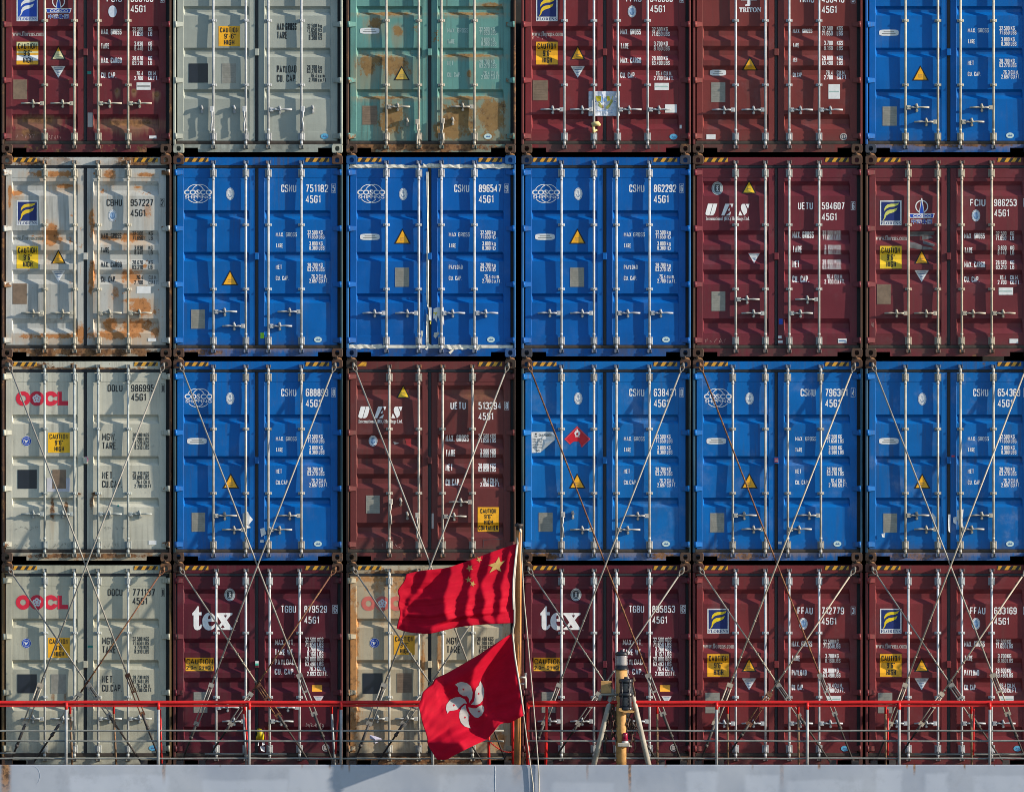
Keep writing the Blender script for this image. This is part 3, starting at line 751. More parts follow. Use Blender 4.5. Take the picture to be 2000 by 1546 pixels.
# ------------------------------------------------------------------ one container
L_PX = [3.0, 338.0, 676.0, 1018.0, 1352.8, 1690.0]; T_PX = [-95.0, 303.5, 702.0, 1100.0]
ROD = {'B': [78.5, 142.0, 186.0, 250.5], 'C': [84.2, 142.0, 188.6, 247.0]}
HQ = (33.0, 142.3, 251.5, 360.5)
TWO = [(1, 305, 0), (-1, 333, 0), (1, 333, 0), (-1, 305, 0)]
TWOF = [(1, 281, 0), (-1, 308, 0), (1, 308, 0), (-1, 281, 0)]
def ONE(q): return [(-1, q, 0), (-1, q, 0), (1, q, 0), (1, q, 0)]
CONT = {}
def container(r, c, groove, rods, handles, label, mats, stripes=(1, 1), gasket=None, warp=1.0):
    """mats: door, frame, casting, post(right edge), rod, hardware"""
    root = empty('shipping_container', (X(L_PX[c] + CW / 2), 0.0, Z(T_PX[r] + CHT)))
    tag(root, label, 'shipping container', 'containers stacked on the ship deck')
    door_m, frame_m, cast_m, post_m, rod_m, hard_m, cam_m = mats; CUR[0] = r * 6.1 + c * 2.3 + .7; CUR[1] = warp
    inst('body', cached('container_body', body_mesh), frame_m, root)
    for rt in (0, 1): inst('corner_post', cached(('corner_post', rt), lambda: post_mesh(rt)), post_m, root)
    for rt in (0, 1):
        for tp in (0, 1): inst('corner_casting', cached(('corner_casting', rt, tp), lambda: casting_mesh(rt, tp)), cast_m, root)
    hd = inst('header', cached('header', header_mesh), frame_m, root)
    for rt in (0, 1):
        if stripes[rt]:
            me = cached(('hazard_stripe', rt), lambda: stripe_mesh(rt))
            if len(me.materials) == 0: me.materials.append(HZ_K); me.materials.append(HZ_Y)
            o = bpy.data.objects.new('hazard_stripe', me); COL.objects.link(o); o.parent = hd
    inst('sill', cached('sill', sill_mesh), frame_m, root)
    for g in ('top', 'bottom', 'centre', 'left', 'right'):
        gm = RUBBER if g != 'bottom' else GRIMER
        inst('gasket', cached(('gasket', g), lambda: gasket_mesh(g)), (gasket if gasket and g in ('top', 'bottom') else gm), root)
    doors = []
    for s_ in (0, 1):
        d = inst('door', door_mesh(groove, s_).mesh('door'), door_m, root); doors.append(d)
        for q in HQ: inst('hinge', cached(('hinge', s_, q), lambda: hinge_mesh(s_ == 1, q)), frame_m, d)
    inst('seal_plate', cached('seal_plate', tab_mesh), door_m, doors[0])
    for i, p in enumerate(ROD[rods]):
        b = inst('locking_bar', cached(('locking_bar', rods, i), lambda: rod_mesh(p)), rod_m, root)
        for tp in (True, False): inst('cam', cached(('cam', rods, i, tp), lambda: cam_mesh(p, tp)), cam_m, b)
        for q, big in ((34.6, True), (135.5, False), (261.0, False), (362.0, True)): inst('bracket', cached(('bracket', rods, i, q), lambda: bracket_mesh(p, q, big)), hard_m if big else rod_m, b)
        dr, q, hang = handles[i]
        inst('handle', cached(('handle', rods, i, dr, q, hang), lambda: handle_mesh(p, dr, q, hang)), rod_m, b)
        dd = doors[0] if i < 2 else doors[1]
        rp = p + (dr if dr else -1) * 22.5
        inst('handle_retainer', cached(('handle_retainer', round(rp, 1), q), lambda: retainer_mesh(rp, q)), hard_m, dd)
    CONT[(r, c)] = (root, doors)
    return root, doors[0], doors[1]

# ------------------------------------------------------------------ container colours
BLUE = (0.0005, 0.120, 0.44, 1); BLUE2 = (0.001, 0.130, 0.45, 1); MAROON = (0.130, 0.020, 0.028, 1); MAR2 = (0.150, 0.026, 0.030, 1); TEXRED = (0.090, 0.012, 0.022, 1)
BRICK = (0.150, 0.030, 0.030, 1); CREAM = (0.53, 0.525, 0.45, 1); GREY = (0.36, 0.39, 0.355, 1); TEAL = (0.135, 0.315, 0.29, 1); CHALK = (0.49, 0.495, 0.475, 1)
CASTBROWN = (0.085, 0.044, 0.030, 1); DK = (0.06, 0.05, 0.045, 1)
def rods_m(i, col=(0.62, 0.61, 0.57, 1), rust=0.05): return steel('locking_bar_paint', col, rust, i * 3.1, .35)
def hard(i, col, rust=0.2): return steel('hardware_paint', col, rust, i * 5.7 + 2, .5)
GALV = (0.46, 0.48, 0.51, 1); IVORY = (0.50, 0.47, 0.39, 1)
_n = [0]
def kit(col, rust=0.0, spots=(), post=None, cast=None, rod=GALV, hw=None, frust=0.35, grime=.4, castrust=.7, postrust=.3, rodrust=.04, hwrust=.15, drips=0, pale=0.0, var=.2, fspots=(), cam=None, rcol=None):
    if col[0] > 2.2 * col[1]: col = scale(col, 1.15); pale = max(pale, .13); rust = max(rust, .22)
    if col[2] > 3 * col[1]: pale = max(pale, .06); rust = max(rust, .12)
    _n[0] += 1; i = _n[0]
    return (paint('container_door_paint', col, rust, spots, grime, i * 7.3, var=var, drips=drips, pale=pale, rcol=rcol),
            paint('container_frame_paint', col, frust, fspots, .8, i * 3.9 + 1, var=.3, drips=drips),
            paint('corner_casting_paint', cast or scale(col, .8), castrust, (), .6, i * 2.1, rough=.7),
            paint('corner_post_paint', post or col, postrust, (), .5, i * 4.7, rough=.6),
            rods_m(i, rod, rodrust), hard(i, hw or scale(rod, .8), hwrust), hard(i + .5, cam or tuple(.16 * v + .28 * u for v, u in zip(rod[:3], col[:3])) + (1,), .3 + hwrust))

# ---- marks shared by the blue containers
def blue_marks(r, c, L_, R_, num, chk, logo=True, unit=('KG', 'LBS'), vol='76.3', cft='2.697', cu='CU.CAP.', pay='NET', mg='MAX. GROSS', capsule=True, tri=None, plq=None, plp=(35, 62), anchor=True, dp=0.0, cuu=('CU.M.', 'CU.FT.')):
    k = 'B'
    if logo: globe_logo(k, L_, 48.5 + dp, 74.5)
    if anchor: emblem(k, L_, 111.5, 75 + dp, 8.0, 11.8)
    if capsule: sticker(k, L_, 27.3, 65.5, 153, 165, PAPER, 'capsule_sticker', rounded=True)
    tri = tri or (94.5, 222.5); warn(k, L_, tri[0], tri[1], 33, 30)
    if plq: plate(k, L_, plp[0], plp[1], plq, plq + 37.5, TIN)
    if num:
        d = Decal(k); number(d, k, 'CSNU', num, chk, 0, 56.8, 15, WHITE, qs=77.8); d.build('identification_number', R_)
    a, b = unit
    wtable(k, WHITE, [(mg, 41, 154.5), ('TARE', 14, 176), (pay, 12 if pay == 'NET' else 27, 218), (cu, 26, 239.5)], 200.5, 8.4,
           [('32.500', a, 150.2), ('71.650', b, 158.8), ('3.800', a, 172.0), ('8.380', b, 180.6), ('28.700', a, 214.0), ('63.270', b, 222.5), (vol, cuu[0], 236.3), (cft, cuu[1], 244.8)], 282, 284.5, 7.9).build('weight_table', R_)
    sticker_oval(k, R_, 283, 359.5)
def sticker_oval(k, door, cp, cq, m=None):
    d = Decal(k); d.ell(cp, cq, 7.6, 5.6, m or flat('oval_sticker', srgb(190, 214, 216)), .8); d.poly([(cp - 4.5, cq + 1.6), (cp - 1.5, cq - 2), (cp + .5, cq + .4), (cp + 2.5, cq - 2), (cp + 5, cq + 1.6)], EMBLUE, 1.5); d.build('oval_sticker', door)
# ---- marks shared by the containers with the yellow F in a blue square
def f_marks(r, c, L_, R_, code, num, chk, tw=None, cargo='MAX. CARGO', kg=('KG', 'LBS'), tare=('3.700', '8.160'), net=('28.800', '63.490'), blue=NAVY, fm=LEM, m=WHITE, dk=WHITE, cau=YEL, cst='std', anch='blue', up=None, splitwarn=False, cpos=None):
    k = 'F'
    flag_logo(k, L_, 29, 71, 88, 136.5, blue, fm)
    web(k, L_, 161, OLDWHITE if m is WHITE else PEN)
    caution(k, L_, 28.9, 71.3, 176.7, 221, CAU3, cau, cst)
    warn(k, L_, 95.6, 183.5, 30, 28, YEL, True, splitwarn); attention(k, L_, 96.5, 224, 28, 23)
    d = Decal(k); number(d, k, code, num, chk, 0, 85.2, 13.8, m, qs=105.6, cp=(205, 235), dp=(252, 296)); d.build('identification_number', R_)
    emblem(k, R_, 216.5, 117.5, 8.2, 11.6, anch)
    a, b = kg; up = up or 283
    wtable(k, dk, [('MAX. GROSS', 40, 157), ('TARE', 16.5, 185), (cargo, 40.5 if 'CARGO' in cargo else 29, 213), ('CU. CAP.', 30 if 'CARGO' in cargo else 24, 241.7)], 193.8, 11,
           [('32.500', a, 152.3), ('71.650', b, 161.3), (tare[0], a, 180.4), (tare[1], b, 189.6), (net[0], a, 208.8), (net[1], b, 218), ('76.4', 'CU.M.', 238.2), ('2.700', 'CU.FT.', 247.6)], 276, 278.5 if up == 283 else up, 8.3).build('weight_table', R_)

# ================================================================== ROW 1 (cut by the top of the picture)
r, c = 0, 0
root, dl, dr = container(r, c, 'F', 'C', ONE(297), 'maroon container with bleached caution sign and pale blue F logo, at the top left corner',
    kit(MAROON, .42, [(70, 330, 40, 10, .7), (250, 335, 55, 9, .8), (55, 355, 30, 12, .5), (225, 273, 5, 5, .9), (258, 273, 5, 5, .9), (303, 279, 6, 6, .9)], CASTBROWN, CASTBROWN, IVORY, frust=.75, postrust=.8, grime=.5))
f_marks(r, c, dl, dr, 'FCIU', '986190', '8', blue=FADEBLUE, fm=PAPER, kg=('KG', 'LB'), tare=('3.830', '8.440'), net=('28.670', '63.210'), cst='bleached', anch='blank', up=286, splitwarn=True)
tower_logo('F', dl, 111, 83); plate('F', dl, 22.5, 49.5, 250.5, 289, BROWNPLATE, False); sticker('F', dr, 263.5, 291, 256, 270.5, PAPER, print_=PRINT); sticker('F', dr, 288, 302.5, 360, 365.5)
scrawl('F', dl, 28, 361, 38, 3); scrawl('F', dl, 92, 363, 24, 4); sticker('F', dr, 167.3, 175, 234, 240, GREEN); sticker('F', dr, 168, 177.5, 315, 343, OLDWHITE, 'torn_paper')
r, c = 0, 1
root, dl, dr = container(r, c, 'B', 'B', [(-1, 308, 1), (-1, 308, 1), (1, 309, 0), (1, 308, 1)], 'clean grey green container with black lettering and orange caution sign in the top row',
    kit(GREY, 0.1, (), (0.40, .43, .38, 1), (0.42, .44, .38, 1), GALV, frust=.15, castrust=.25, postrust=.1, grime=.18))
caution('B', dl, 88.7, 130.4, 146, 185.5, [('CAUTION', .07, .93), ("9'-6\"", .27, .80), ('HIGH', .26, .74)]); plate('B', dl, 30.3, 68, 219, 256.5, DARKPLATE, False, 'dark_square'); plate('B', dl, 94.5, 122.5, 219, 257.5, TIN)
table_ = wtable('B', BLACK, [('MAX GROSS', 38.5, 147), ('TARE', 20.5, 164), ('PAYLOAD', 38.5, 230), ('CU. CAP.', 39, 248)], 202.6, 14.2, [('32.500', 'kg', 145.3), ('71.650', 'lb', 153.6), ('3.800', 'kg', 161.4), ('8.380', 'lb', 169.4), ('28.700', 'kg', 226), ('63.270', 'lb', 234), ('76.4', 'cu.m', 242.7), ('2.700', 'cu.ft', 250.8)], 281, 283.5, 7.8); table_.build('weight_table', dr)
d = Decal('B'); number(d, 'B', 'CXDU', '198404', '7', 0, 56.8, 15, BLACK, qs=77.8); d.build('identification_number', dr); sticker_oval('B', dr, 296, 361, CYAN)
r, c = 0, 2
root, dl, dr = container(r, c, 'B', 'B', [(1, 303.5, 0), (-1, 333, 1), (1, 331, 1), (-1, 303.5, 0)], 'rusty teal green container with big brown rust patches, in the top row',
    kit(TEAL, .55, [(88, 324, 30, 36, 1), (222, 322, 40, 36, 1), (282, 326, 40, 44, 1), (200, 352, 40, 22, .9), (40, 222, 26, 24, .9), (98, 226, 32, 28, .9), (66, 212, 44, 14, .8), (56, 140, 18, 14, .9), (100, 156, 12, 14, .8), (80, 122, 60, 3.5, .9), (245, 122, 60, 3.5, .9), (245, 204, 60, 4, .9), (80, 286, 60, 4, .9), (240, 287, 60, 5, .9), (240, 240, 6, 9, .7), (282, 105, 30, 5, .7)],
        CASTBROWN, CASTBROWN, (0.47, .43, .37, 1), frust=.95, postrust=.9, grime=.6, hwrust=.4, rodrust=.12, drips=.5, rcol=(.25, .155, .065, 1), fspots=[(165, 383, 170, 10, 1), (60, 380, 60, 12, 1)]))
k = 'B'
wtable(k, GHOST, [('MAX. GROSS', 41, 154.5), ('TARE', 14.5, 176), ('NET', 12, 218.5), ('CU. CAP.', 27, 241)], 197.5, 9, [('32.500', 'KG', 152), ('71.650', 'LBS', 159.5), ('3.800', 'KG', 172.5), ('8.380', 'LBS', 180.5), ('28.700', 'KG', 215.7), ('63.270', 'LBS', 223.7), ('76.4', 'CU.M.', 237.8), ('2.697', 'CU.FT.', 245.8)], 280, 282.5, 8).build('weight_table', dr)
d = Decal(k); number(d, k, 'CSLU', '612843', '1', 0, 56.8, 15, GHOST, qs=77.8); d.build('identification_number', dr)
sticker(k, dl, 27, 65, 149.5, 161, PAPER, 'capsule_sticker', rounded=True); warn(k, dl, 92.5, 223.5, 32, 28.5, flat('dull_yellow', srgb(206, 170, 70))); plate(k, dl, 31.5, 60.5, 301.5, 338.5, BROWNPLATE); sticker_oval(k, dr, 277, 361.5)
r, c = 0, 3
root, dl, dr = container(r, c, 'F', 'C', ONE(309), 'bright maroon container with a white poster tied across its doors, in the top row',
    kit((0.165, .024, .030, 1), .12, (), BRICK, CASTBROWN, GALV, frust=.3, grime=.3))
f_marks(r, c, dl, dr, 'FFAU', '345389', '6', tare=('3.700', '8.160'))
plate('F', dl, 22.5, 52, 252, 291, BROWNPLATE); sticker('F', dr, 260.5, 288.5, 257, 271, PAPER, print_=GHOST); sticker('F', dr, 281, 304, 299, 315, PAPER, 'torn_paper'); sticker_oval('F', dr, 297.5, 362, CYAN); scrawl('F', dl, 22, 168, 40, 9); sticker('F', dr, 309.5, 313.5, 339, 346, PAPER)
# poster slipped behind the two inner locking bars
d = Decal('F'); PP = lambda x, y: (x / 9.09 + 1120 - 1018, y / 9.09 + 150 + 95)
Pg = flat('poster_white', srgb(206, 212, 226), .5); PY = flat('poster_yellow', srgb(212, 196, 40)); PGn = flat('poster_olive', srgb(160, 164, 80))
nx, ny = 14, 10
def wrinkle(p, q): return 0.040 + .006 * math.sin(p * .31 + q * .09) + .003 * math.sin(q * .5 + p * .13)
vs = []; a = PP(270, 255); b = PP(825, 692)
for j in range(ny + 1):
    for i in range(nx + 1): vs.append((a[0] + (b[0] - a[0]) * i / nx, a[1] + (b[1] - a[1]) * j / ny + (.5 if i % 3 == 0 else 0)))
d.items.append((vs, [[j * (nx + 1) + i, j * (nx + 1) + i + 1, (j + 1) * (nx + 1) + i + 1, (j + 1) * (nx + 1) + i] for j in range(ny) for i in range(nx)], d.mi(Pg), 0))
for pts, m in (([(390, 345), (492, 340), (490, 428), (420, 440)], PY), ([(588, 340), (708, 350), (668, 440), (600, 428)], PY), ([(415, 440), (470, 450), (530, 545), (500, 560), (450, 520)], PGn), ([(690, 390), (700, 440), (640, 540), (600, 578), (570, 545), (640, 470)], PGn), ([(500, 300), (530, 330), (520, 470), (490, 440)], LBLUE), ([(490, 500), (535, 500), (540, 555), (505, 560)], BROWNPLATE), ([(385, 432), (760, 438), (760, 452), (385, 446)], FADEBLUE), ([(540, 380), (600, 400), (600, 430), (540, 440)], LBLUE), ([(420, 600), (700, 605), (700, 612), (420, 608)], LBLUE), ([(560, 630), (700, 630), (700, 636), (560, 636)], LBLUE)):
    d.poly([PP(*p) for p in pts], m, 2.5)
po = d.build('poster', None, 0.0, surf=lambda p, q: wrinkle(p, q)); po.location = root.location
tag(po, 'white poster with a yellow and olive triangle tied over the container doors', 'poster')
lk = MB(); lc = (lx(1163.5 - 1018), .005, lz(245.5 + 95)); lk.tube([(lc[0] - .05, .03, lc[2] + .03), (lc[0] - .03, -.01, lc[2] + .02), (lc[0] + .03, -.015, lc[2] + .03), (lc[0] + .055, .02, lc[2] + .01)], [.02, .034, .036, .022], 8); lk.tube([(lc[0] - .035, 0, lc[2]), (lc[0] - .03, 0, lc[2] - .09), (lc[0] + .02, .01, lc[2] - .06)], [.02, .03, .012], 8)
lo = lk.build('cloth_wrap', flat('yellow_cloth', srgb(210, 190, 130), .8)); lo.location = root.location; tag(lo, 'crumpled pale yellow wrap tied round a locking bar below the poster', 'cloth')
r, c = 0, 4
root, dl, dr = container(r, c, 'F', 'C', ONE(309.5), 'brick red container with a white trident logo at the top of its left door',
    kit((0.165, .034, .032, 1), .12, (), BRICK, CASTBROWN, GALV, frust=.35))
d = Decal('F'); d.font('TRITON', 91, 134, 109.5, 119, WHITE, .3, True, .01); P2 = lambda x, y: (x / 5.882 - 2.8, y / 5.882 + 95)
d.poly([P2(*p) for p in ((652, -90), (680, -90), (682, 50), (676, 70), (620, 70), (622, 55), (645, 45))], WHITE, .3); d.poly([P2(*p) for p in ((600, -60), (650, -20), (650, 5), (570, 5))], WHITE, .8); d.poly([P2(*p) for p in ((730, -60), (684, -20), (684, 5), (755, 5))], WHITE, .8); d.build('logo', dl)
d = Decal('F'); number(d, 'F', 'TRHU', '450410', '5', 0, 86.5, 14, WHITE, qs=106.8, cp=(207.5, 237.5), dp=(252.5, 296.5)); d.build('identification_number', dr)
wtable('F', WHITE, [('MAX. GROSS', 38, 155.5), ('TARE', 12, 183.5), ('NET', 9, 212.2), ('CU.CAP', 17.5, 241)], 196, 8.4, [('32.500', 'KGS', 150.5), ('71.650', 'LBS', 160.2), ('3.700', 'KGS', 179), ('8.160', 'LBS', 188.8), ('28.800', 'KGS', 208), ('63.490', 'LBS', 217.8), ('76.4', 'CU.M.', 237), ('2.700', 'CU.FT.', 246)], 274, 282, 8.5).build('weight_table', dr)
warn('F', dl, 96, 205, 32, 27.5); sticker('F', dl, 34, 65.5, 231, 242.5, PAPER, 'capsule_sticker', rounded=True); plate('F', dl, 36.5, 64, 256, 294.5, TIN); sticker('F', dr, 265.5, 288, 259.5, 288, PAPER, print_=GHOST); sticker('F', dl, 27, 45, 357.5, 367)
d = Decal('F'); d.ell(295, 362, 7, 7, OLDWHITE, .4); d.ring(295, 362, 4.6, 4.6, 1.2, flat('emblem_dark', srgb(60, 66, 74)), 1.2, 14); d.line([(295, 357), (295, 367)], 1, flat('emblem_dark', srgb(60, 66, 74)), 1.6); d.build('round_sticker', dr)
r, c = 0, 5
root, dl, dr = container(r, c, 'B', 'B', TWO, 'blue container at the top right corner, beside the brick red one',
    kit(BLUE, .08, (), BLUE, (.03, .06, .12, 1), IVORY, frust=.2, castrust=.45, grime=.3, fspots=[(165, 378, 170, 5, .6)]))
blue_marks(r, c, dl, dr, '752016', '4', True, ('KG', 'LBS'), capsule=True, tri=(91.5, 222.5), plq=303, plp=(34, 62), cu='CU. CAP.')

# ================================================================== ROW 2
r, c = 1, 0
root, dl, dr = container(r, c, 'F', 'C', ONE(307.5), 'white container streaked with orange rust, numbered 957227, left end of second row',
    kit(CHALK, .58, [(96, 152, 18, 24, 1), (98, 166, 26, 12, .9), (255, 160, 34, 10, .9), (208, 160, 22, 7, .8), (262, 283, 36, 6, .8), (272, 296, 34, 20, .75), (214, 331, 18, 17, 1), (262, 334, 42, 20, 1), (225, 350, 62, 9, .9), (176, 238, 8, 45, .7), (176, 130, 7, 40, .7), (122, 60, 26, 6, .9), (100, 36, 46, 7, .9), (211, 37, 12, 10, .9), (280, 38, 20, 5, .7), (100, 353, 72, 7, .8), (250, 236, 26, 16, .7), (222, 268, 12, 20, .5), (30, 74, 14, 6, .8), (16, 80, 5, 30, .7), (265, 62, 10, 3, .9), (285, 108, 10, 16, .35), (300, 345, 12, 18, .6), (152, 348, 12, 22, .8)],
        CASTBROWN, CASTBROWN, IVORY, frust=1.0, postrust=.85, grime=.5, hwrust=.45, rodrust=.08, drips=.55, pale=.5, rcol=(.42, .185, .07, 1), fspots=[(165, 384, 170, 9, 1), (60, 12, 40, 8, .8), (265, 12, 40, 8, .7)]))
f_marks(r, c, dl, dr, 'CBHU', '957227', '2', kg=('KG', 'LB'), tare=('3.830', '8.440'), net=('28.670', '63.210'), m=BLACK, dk=BLACK, cau=LEM, anch='blue', up=287)
plate('F', dl, 21, 49, 250, 290, BROWNPLATE, False); sticker('F', dr, 263.5, 291, 255.5, 269, PAPER); sticker('F', dr, 285.5, 302, 356.5, 363)
r, c = 1, 1
root, dl, dr = container(r, c, 'B', 'B', TWO, 'glossy blue container numbered 751182 with a small lime tag, right of the rusty white one',
    kit(BLUE, .05, (), (0.035, .07, .085, 1), CASTBROWN, GALV, frust=.25, postrust=.25, castrust=.75, fspots=[(165, 374, 170, 4, .7), (60, 384, 60, 8, .5)]))
blue_marks(r, c, dl, dr, '751182', '5', True, capsule=False, tri=(94.5, 223.5), plq=300.8, mg='MAX. GROSS', cu='CU. CAP.')
sticker('B', dr, 170.5, 177.5, 346, 357, LIME, 'number_tag'); sticker('B', dl, 159.8, 166, 190, 195, SEALRED, 'seal')
r, c = 1, 2
root, dl, dr = container(r, c, 'B', 'B', ONE(307.7), 'blue container numbered 896547 with torn white tape along its door seals',
    kit((0.0005, .106, .42, 1), .0, (), (0.02, .13, .34, 1), (0.012, .095, .30, 1), (.50, .52, .57, 1), frust=.06, castrust=.15, postrust=.05, grime=.12), gasket=TAPE)
blue_marks(r, c, dl, dr, '896547', '9', True, ('kg', 'lb'), '76.4', '2.700', 'CU. CAP.', 'PAYLOAD', 'MAX GROSS', True, (93.5, 142.5), 219, (95.5, 123), dp=0.5, cuu=('cu.m.', 'cu.ft.'))
tp = MB(); r_ = random.Random(3)
PZ = lambda x, y, yy: (lx(x / 8.696 + 780 - 676), yy, lz(y / 8.696 + 560 - 303.5))
for pts in ([(452, -1950), (500, -1950), (496, -1100), (504, -600), (498, 380), (478, 330), (455, 200), (462, -600), (474, -1200)], [(462, 450), (495, 500), (498, 960), (560, 1000), (470, 1040), (450, 960)], [(1000, 990), (1025, 1010), (870, 1150), (835, 1110)], [(1330, 985), (1380, 980), (1400, 1030), (1320, 1105), (1285, 1095)], [(400, 1090), (480, 1000), (500, 1080), (440, 1060)], [(580, 980), (660, 975), (665, 1020), (570, 1030)], [(310, 690), (335, 660), (345, 760), (300, 780)], [(360, 745), (405, 750), (395, 840), (370, 875)], [(590, 780), (660, 765), (680, 790), (615, 875), (580, 840)]):
    yy = .035 + r_.uniform(-.01, .01); n = len(pts)
    tp.add([PZ(x, y, yy + r_.uniform(-.012, .012)) for x, y in pts], [list(range(n))])
for a, b, q0, q1 in ((8, 72, 16.5, 23.5), (70, 140, 18, 25.5), (150, 186, 16, 23), (184, 252, 18, 24.5), (255, 322, 17, 26), (6, 70, 369, 377), (196, 250, 370, 378)):
    n_ = 9; up = [(a + (b - a) * k_ / n_, q0 + r_.uniform(-1.2, 1.6)) for k_ in range(n_ + 1)]; dn = [(a + (b - a) * k_ / n_, q1 + r_.uniform(-2.2, 1.4)) for k_ in range(n_ + 1)]
    for k_ in range(n_): tp.add([(lx(p), .037 + .004 * ((k_ + i_ % 2) % 2), lz(q)) for i_, (p, q) in enumerate((up[k_], up[k_ + 1], dn[k_ + 1], dn[k_]))], [(0, 1, 2, 3)])
tp.build('torn_tape', TAPE, root)
tp = MB()
for pts, m_ in (([(580, 370), (650, 345), (755, 345), (760, 660), (730, 600), (690, 600), (650, 480), (630, 600), (600, 540), (575, 540)], 0), ([(575, 435), (650, 430), (580, 525), (570, 510)], 1), ([(500, 345), (548, 350), (545, 580), (500, 560)], 0), ([(520, 580), (545, 590), (540, 640), (520, 620)], 1)):
    tp.add([PZ(x, y, (.036 if m_ == 0 else .034) - .004 * (i % 2)) for i, (x, y) in enumerate(pts)], [list(range(len(pts)))], m_)
tp.build('torn_paper', [PAPER, PY], dr)
r, c = 1, 3
root, dl, dr = container(r, c, 'B', 'B', ONE(307.7), 'clean blue container numbered 862292, right of the one with torn tape',
    kit((0.0005, .108, .42, 1), .0, (), (0.02, .12, .32, 1), (0.04, .05, .08, 1), (.48, .50, .54, 1), frust=.12, castrust=.5, postrust=.1, grime=.15))
blue_marks(r, c, dl, dr, '862292', '6', True, ('kg', 'lb'), '76.4', '2.700', 'CU. CAP.', 'PAYLOAD', 'MAX GROSS', True, (93.5, 142.5), 219, (95.5, 123), cuu=('cu.m.', 'cu.ft.'))
r, c = 1, 4
root, dl, dr = container(r, c, 'F', 'C', TWOF, 'maroon container with slanted white three-letter logo, numbered 594607, in the second row',
    kit((0.135, .022, .033, 1), .1, (), CASTBROWN, CASTBROWN, (.45, .46, .45, 1), frust=.35, postrust=.4))
k = 'F'
slant_logo(k, dl, 0, 0); emblem(k, dl, 48.5, 64.2, 11.2, 12.9, 'ornate'); warn(k, dl, 95.5, 47.5, 30, 27, LEM); attention(k, dl, 108.8, 190.7, 23, 19.5, PINK); plate(k, dl, 37, 64, 265.5, 303.5, TIN)
d = Decal(k); number(d, k, 'UETU', '594607', '6', 0, 91.5, 14, WHITE, qs=112.8, cp=(206, 235), dp=(252.5, 296.7)); d.build('identification_number', dr)
wtable(k, WHITE, [('MAX. GROSS', 41.5, 155), ('TARE', 19, 183.3), ('NET', 13.5, 212.2), ('CU. CAP.', 33, 241.4)], 195.2, 13.2, [('32.500', 'KGS.', 151), ('71.650', 'LBS.', 160.5), ('3.700', 'KGS.', 179), ('8.160', 'LBS.', 188.6), ('28.800', 'KGS.', 207.7), ('63.490', 'LBS.', 217.6), ('76.4', 'CU.M.', 236.8), ('2.700', 'CU.FT.', 246.3)], 275, 277.5, 8.5).build('weight_table', dr)
sticker(k, dr, 168.5, 176, 319, 330, FADEBLUE, 'number_tag'); sticker(k, dr, 167, 174, 352, 357, PAPER, 'torn_paper'); sticker(k, dr, 167, 176, 361, 366, PAPER, 'torn_paper'); sticker(k, dr, 284, 301, 357.5, 366, PAPER, print_=EMBLUE); scrawl(k, dl, 24, 362, 45, 12)
r, c = 1, 5
root, dl, dr = container(r, c, 'F', 'C', ONE(308), 'worn maroon container numbered 986253 with a silvery scuff under its tower logo',
    kit((0.14, .027, .034, 1), .3, (), CASTBROWN, CASTBROWN, (.48, .42, .34, 1), frust=.6, postrust=.5, grime=.55, hwrust=.3))
f_marks(r, c, dl, dr, 'FCIU', '986253', '3', kg=('KG', 'LB'), tare=('3.830', '8.440'), net=('28.670', '63.210'), fm=flat('pale_lime', srgb(214, 214, 110)), cau=LEM, up=283.5)
tower_logo('F', dl, 110.5, 84.5); plate('F', dl, 23, 50, 251.5, 290, BROWNPLATE, False); sticker('F', dr, 261, 289, 258, 272, PAPER, print_=GHOST); sticker('F', dr, 282, 299, 358, 366.5, PAPER)
d = Decal('F'); SIL = flat('bare_metal_scuff', srgb(120, 118, 120), .4, .3, .5)
for pts in ([(86, 149), (136, 148), (135, 155), (112, 157), (86, 158)], [(86, 168), (100, 171), (112, 176), (110, 184), (86, 180)], [(111, 157), (128, 157), (133, 161), (112, 165)], [(113, 166), (136, 173), (135, 178), (113, 172)], [(112, 177), (130, 180), (134, 184), (112, 184)]): d.poly(pts, SIL, .3)
d.build('paint_scuff', dl); scrawl('F', dl, 12, 330, 5, 15); scrawl('F', dl, 100, 381, 22, 16)

# ================================================================== ROW 3
r, c = 2, 0
root, dl, dr = container(r, c, 'B', 'C', ONE(301.5), 'beige container with red ring logo and a rust stain, numbered 986995',
    kit(CREAM, .12, [(99, 292, 5.5, 26, .7), (125, 288, 5, 22, .55), (182, 262, 10, 4, .8), (176, 280, 6, 20, .5), (150, 262, 8, 3, .6)], CASTBROWN, CASTBROWN, (.40, .44, .44, 1), frust=.75, postrust=.8, grime=.45, hwrust=.3, fspots=[(60, 13, 40, 8, .8), (165, 18, 160, 3, .7), (165, 383, 160, 6, .8)]))
ring_logo('B', dl, 0, 0)
k = 'B'
d = Decal(k); number(d, k, 'OOLU', '986995', '0', 0, 48.8, 14, BLACK, qs=66.5, cp=(207, 236), dp=(253, 297.5), bp=(311.5, 318)); d.build('identification_number', dr)
emblem(k, dl, 48.5, 159, 9.6, 9.8, 'round'); caution(k, dl, 90.5, 133, 142.7, 181.8, CAU3, flat('fresh_yellow', srgb(250, 190, 20), .4)); plate(k, dl, 31, 68.5, 215, 252, DARKPLATE, False, 'dark_square')
sticker(k, dl, 88, 134, 231, 258, flat('grey_paper', srgb(190, 190, 200)), 'torn_paper'); d = Decal(k); d.rect(99, 125.5, 215, 252, BROWNPLATE, 2.2); d.build('data_plate', dl)
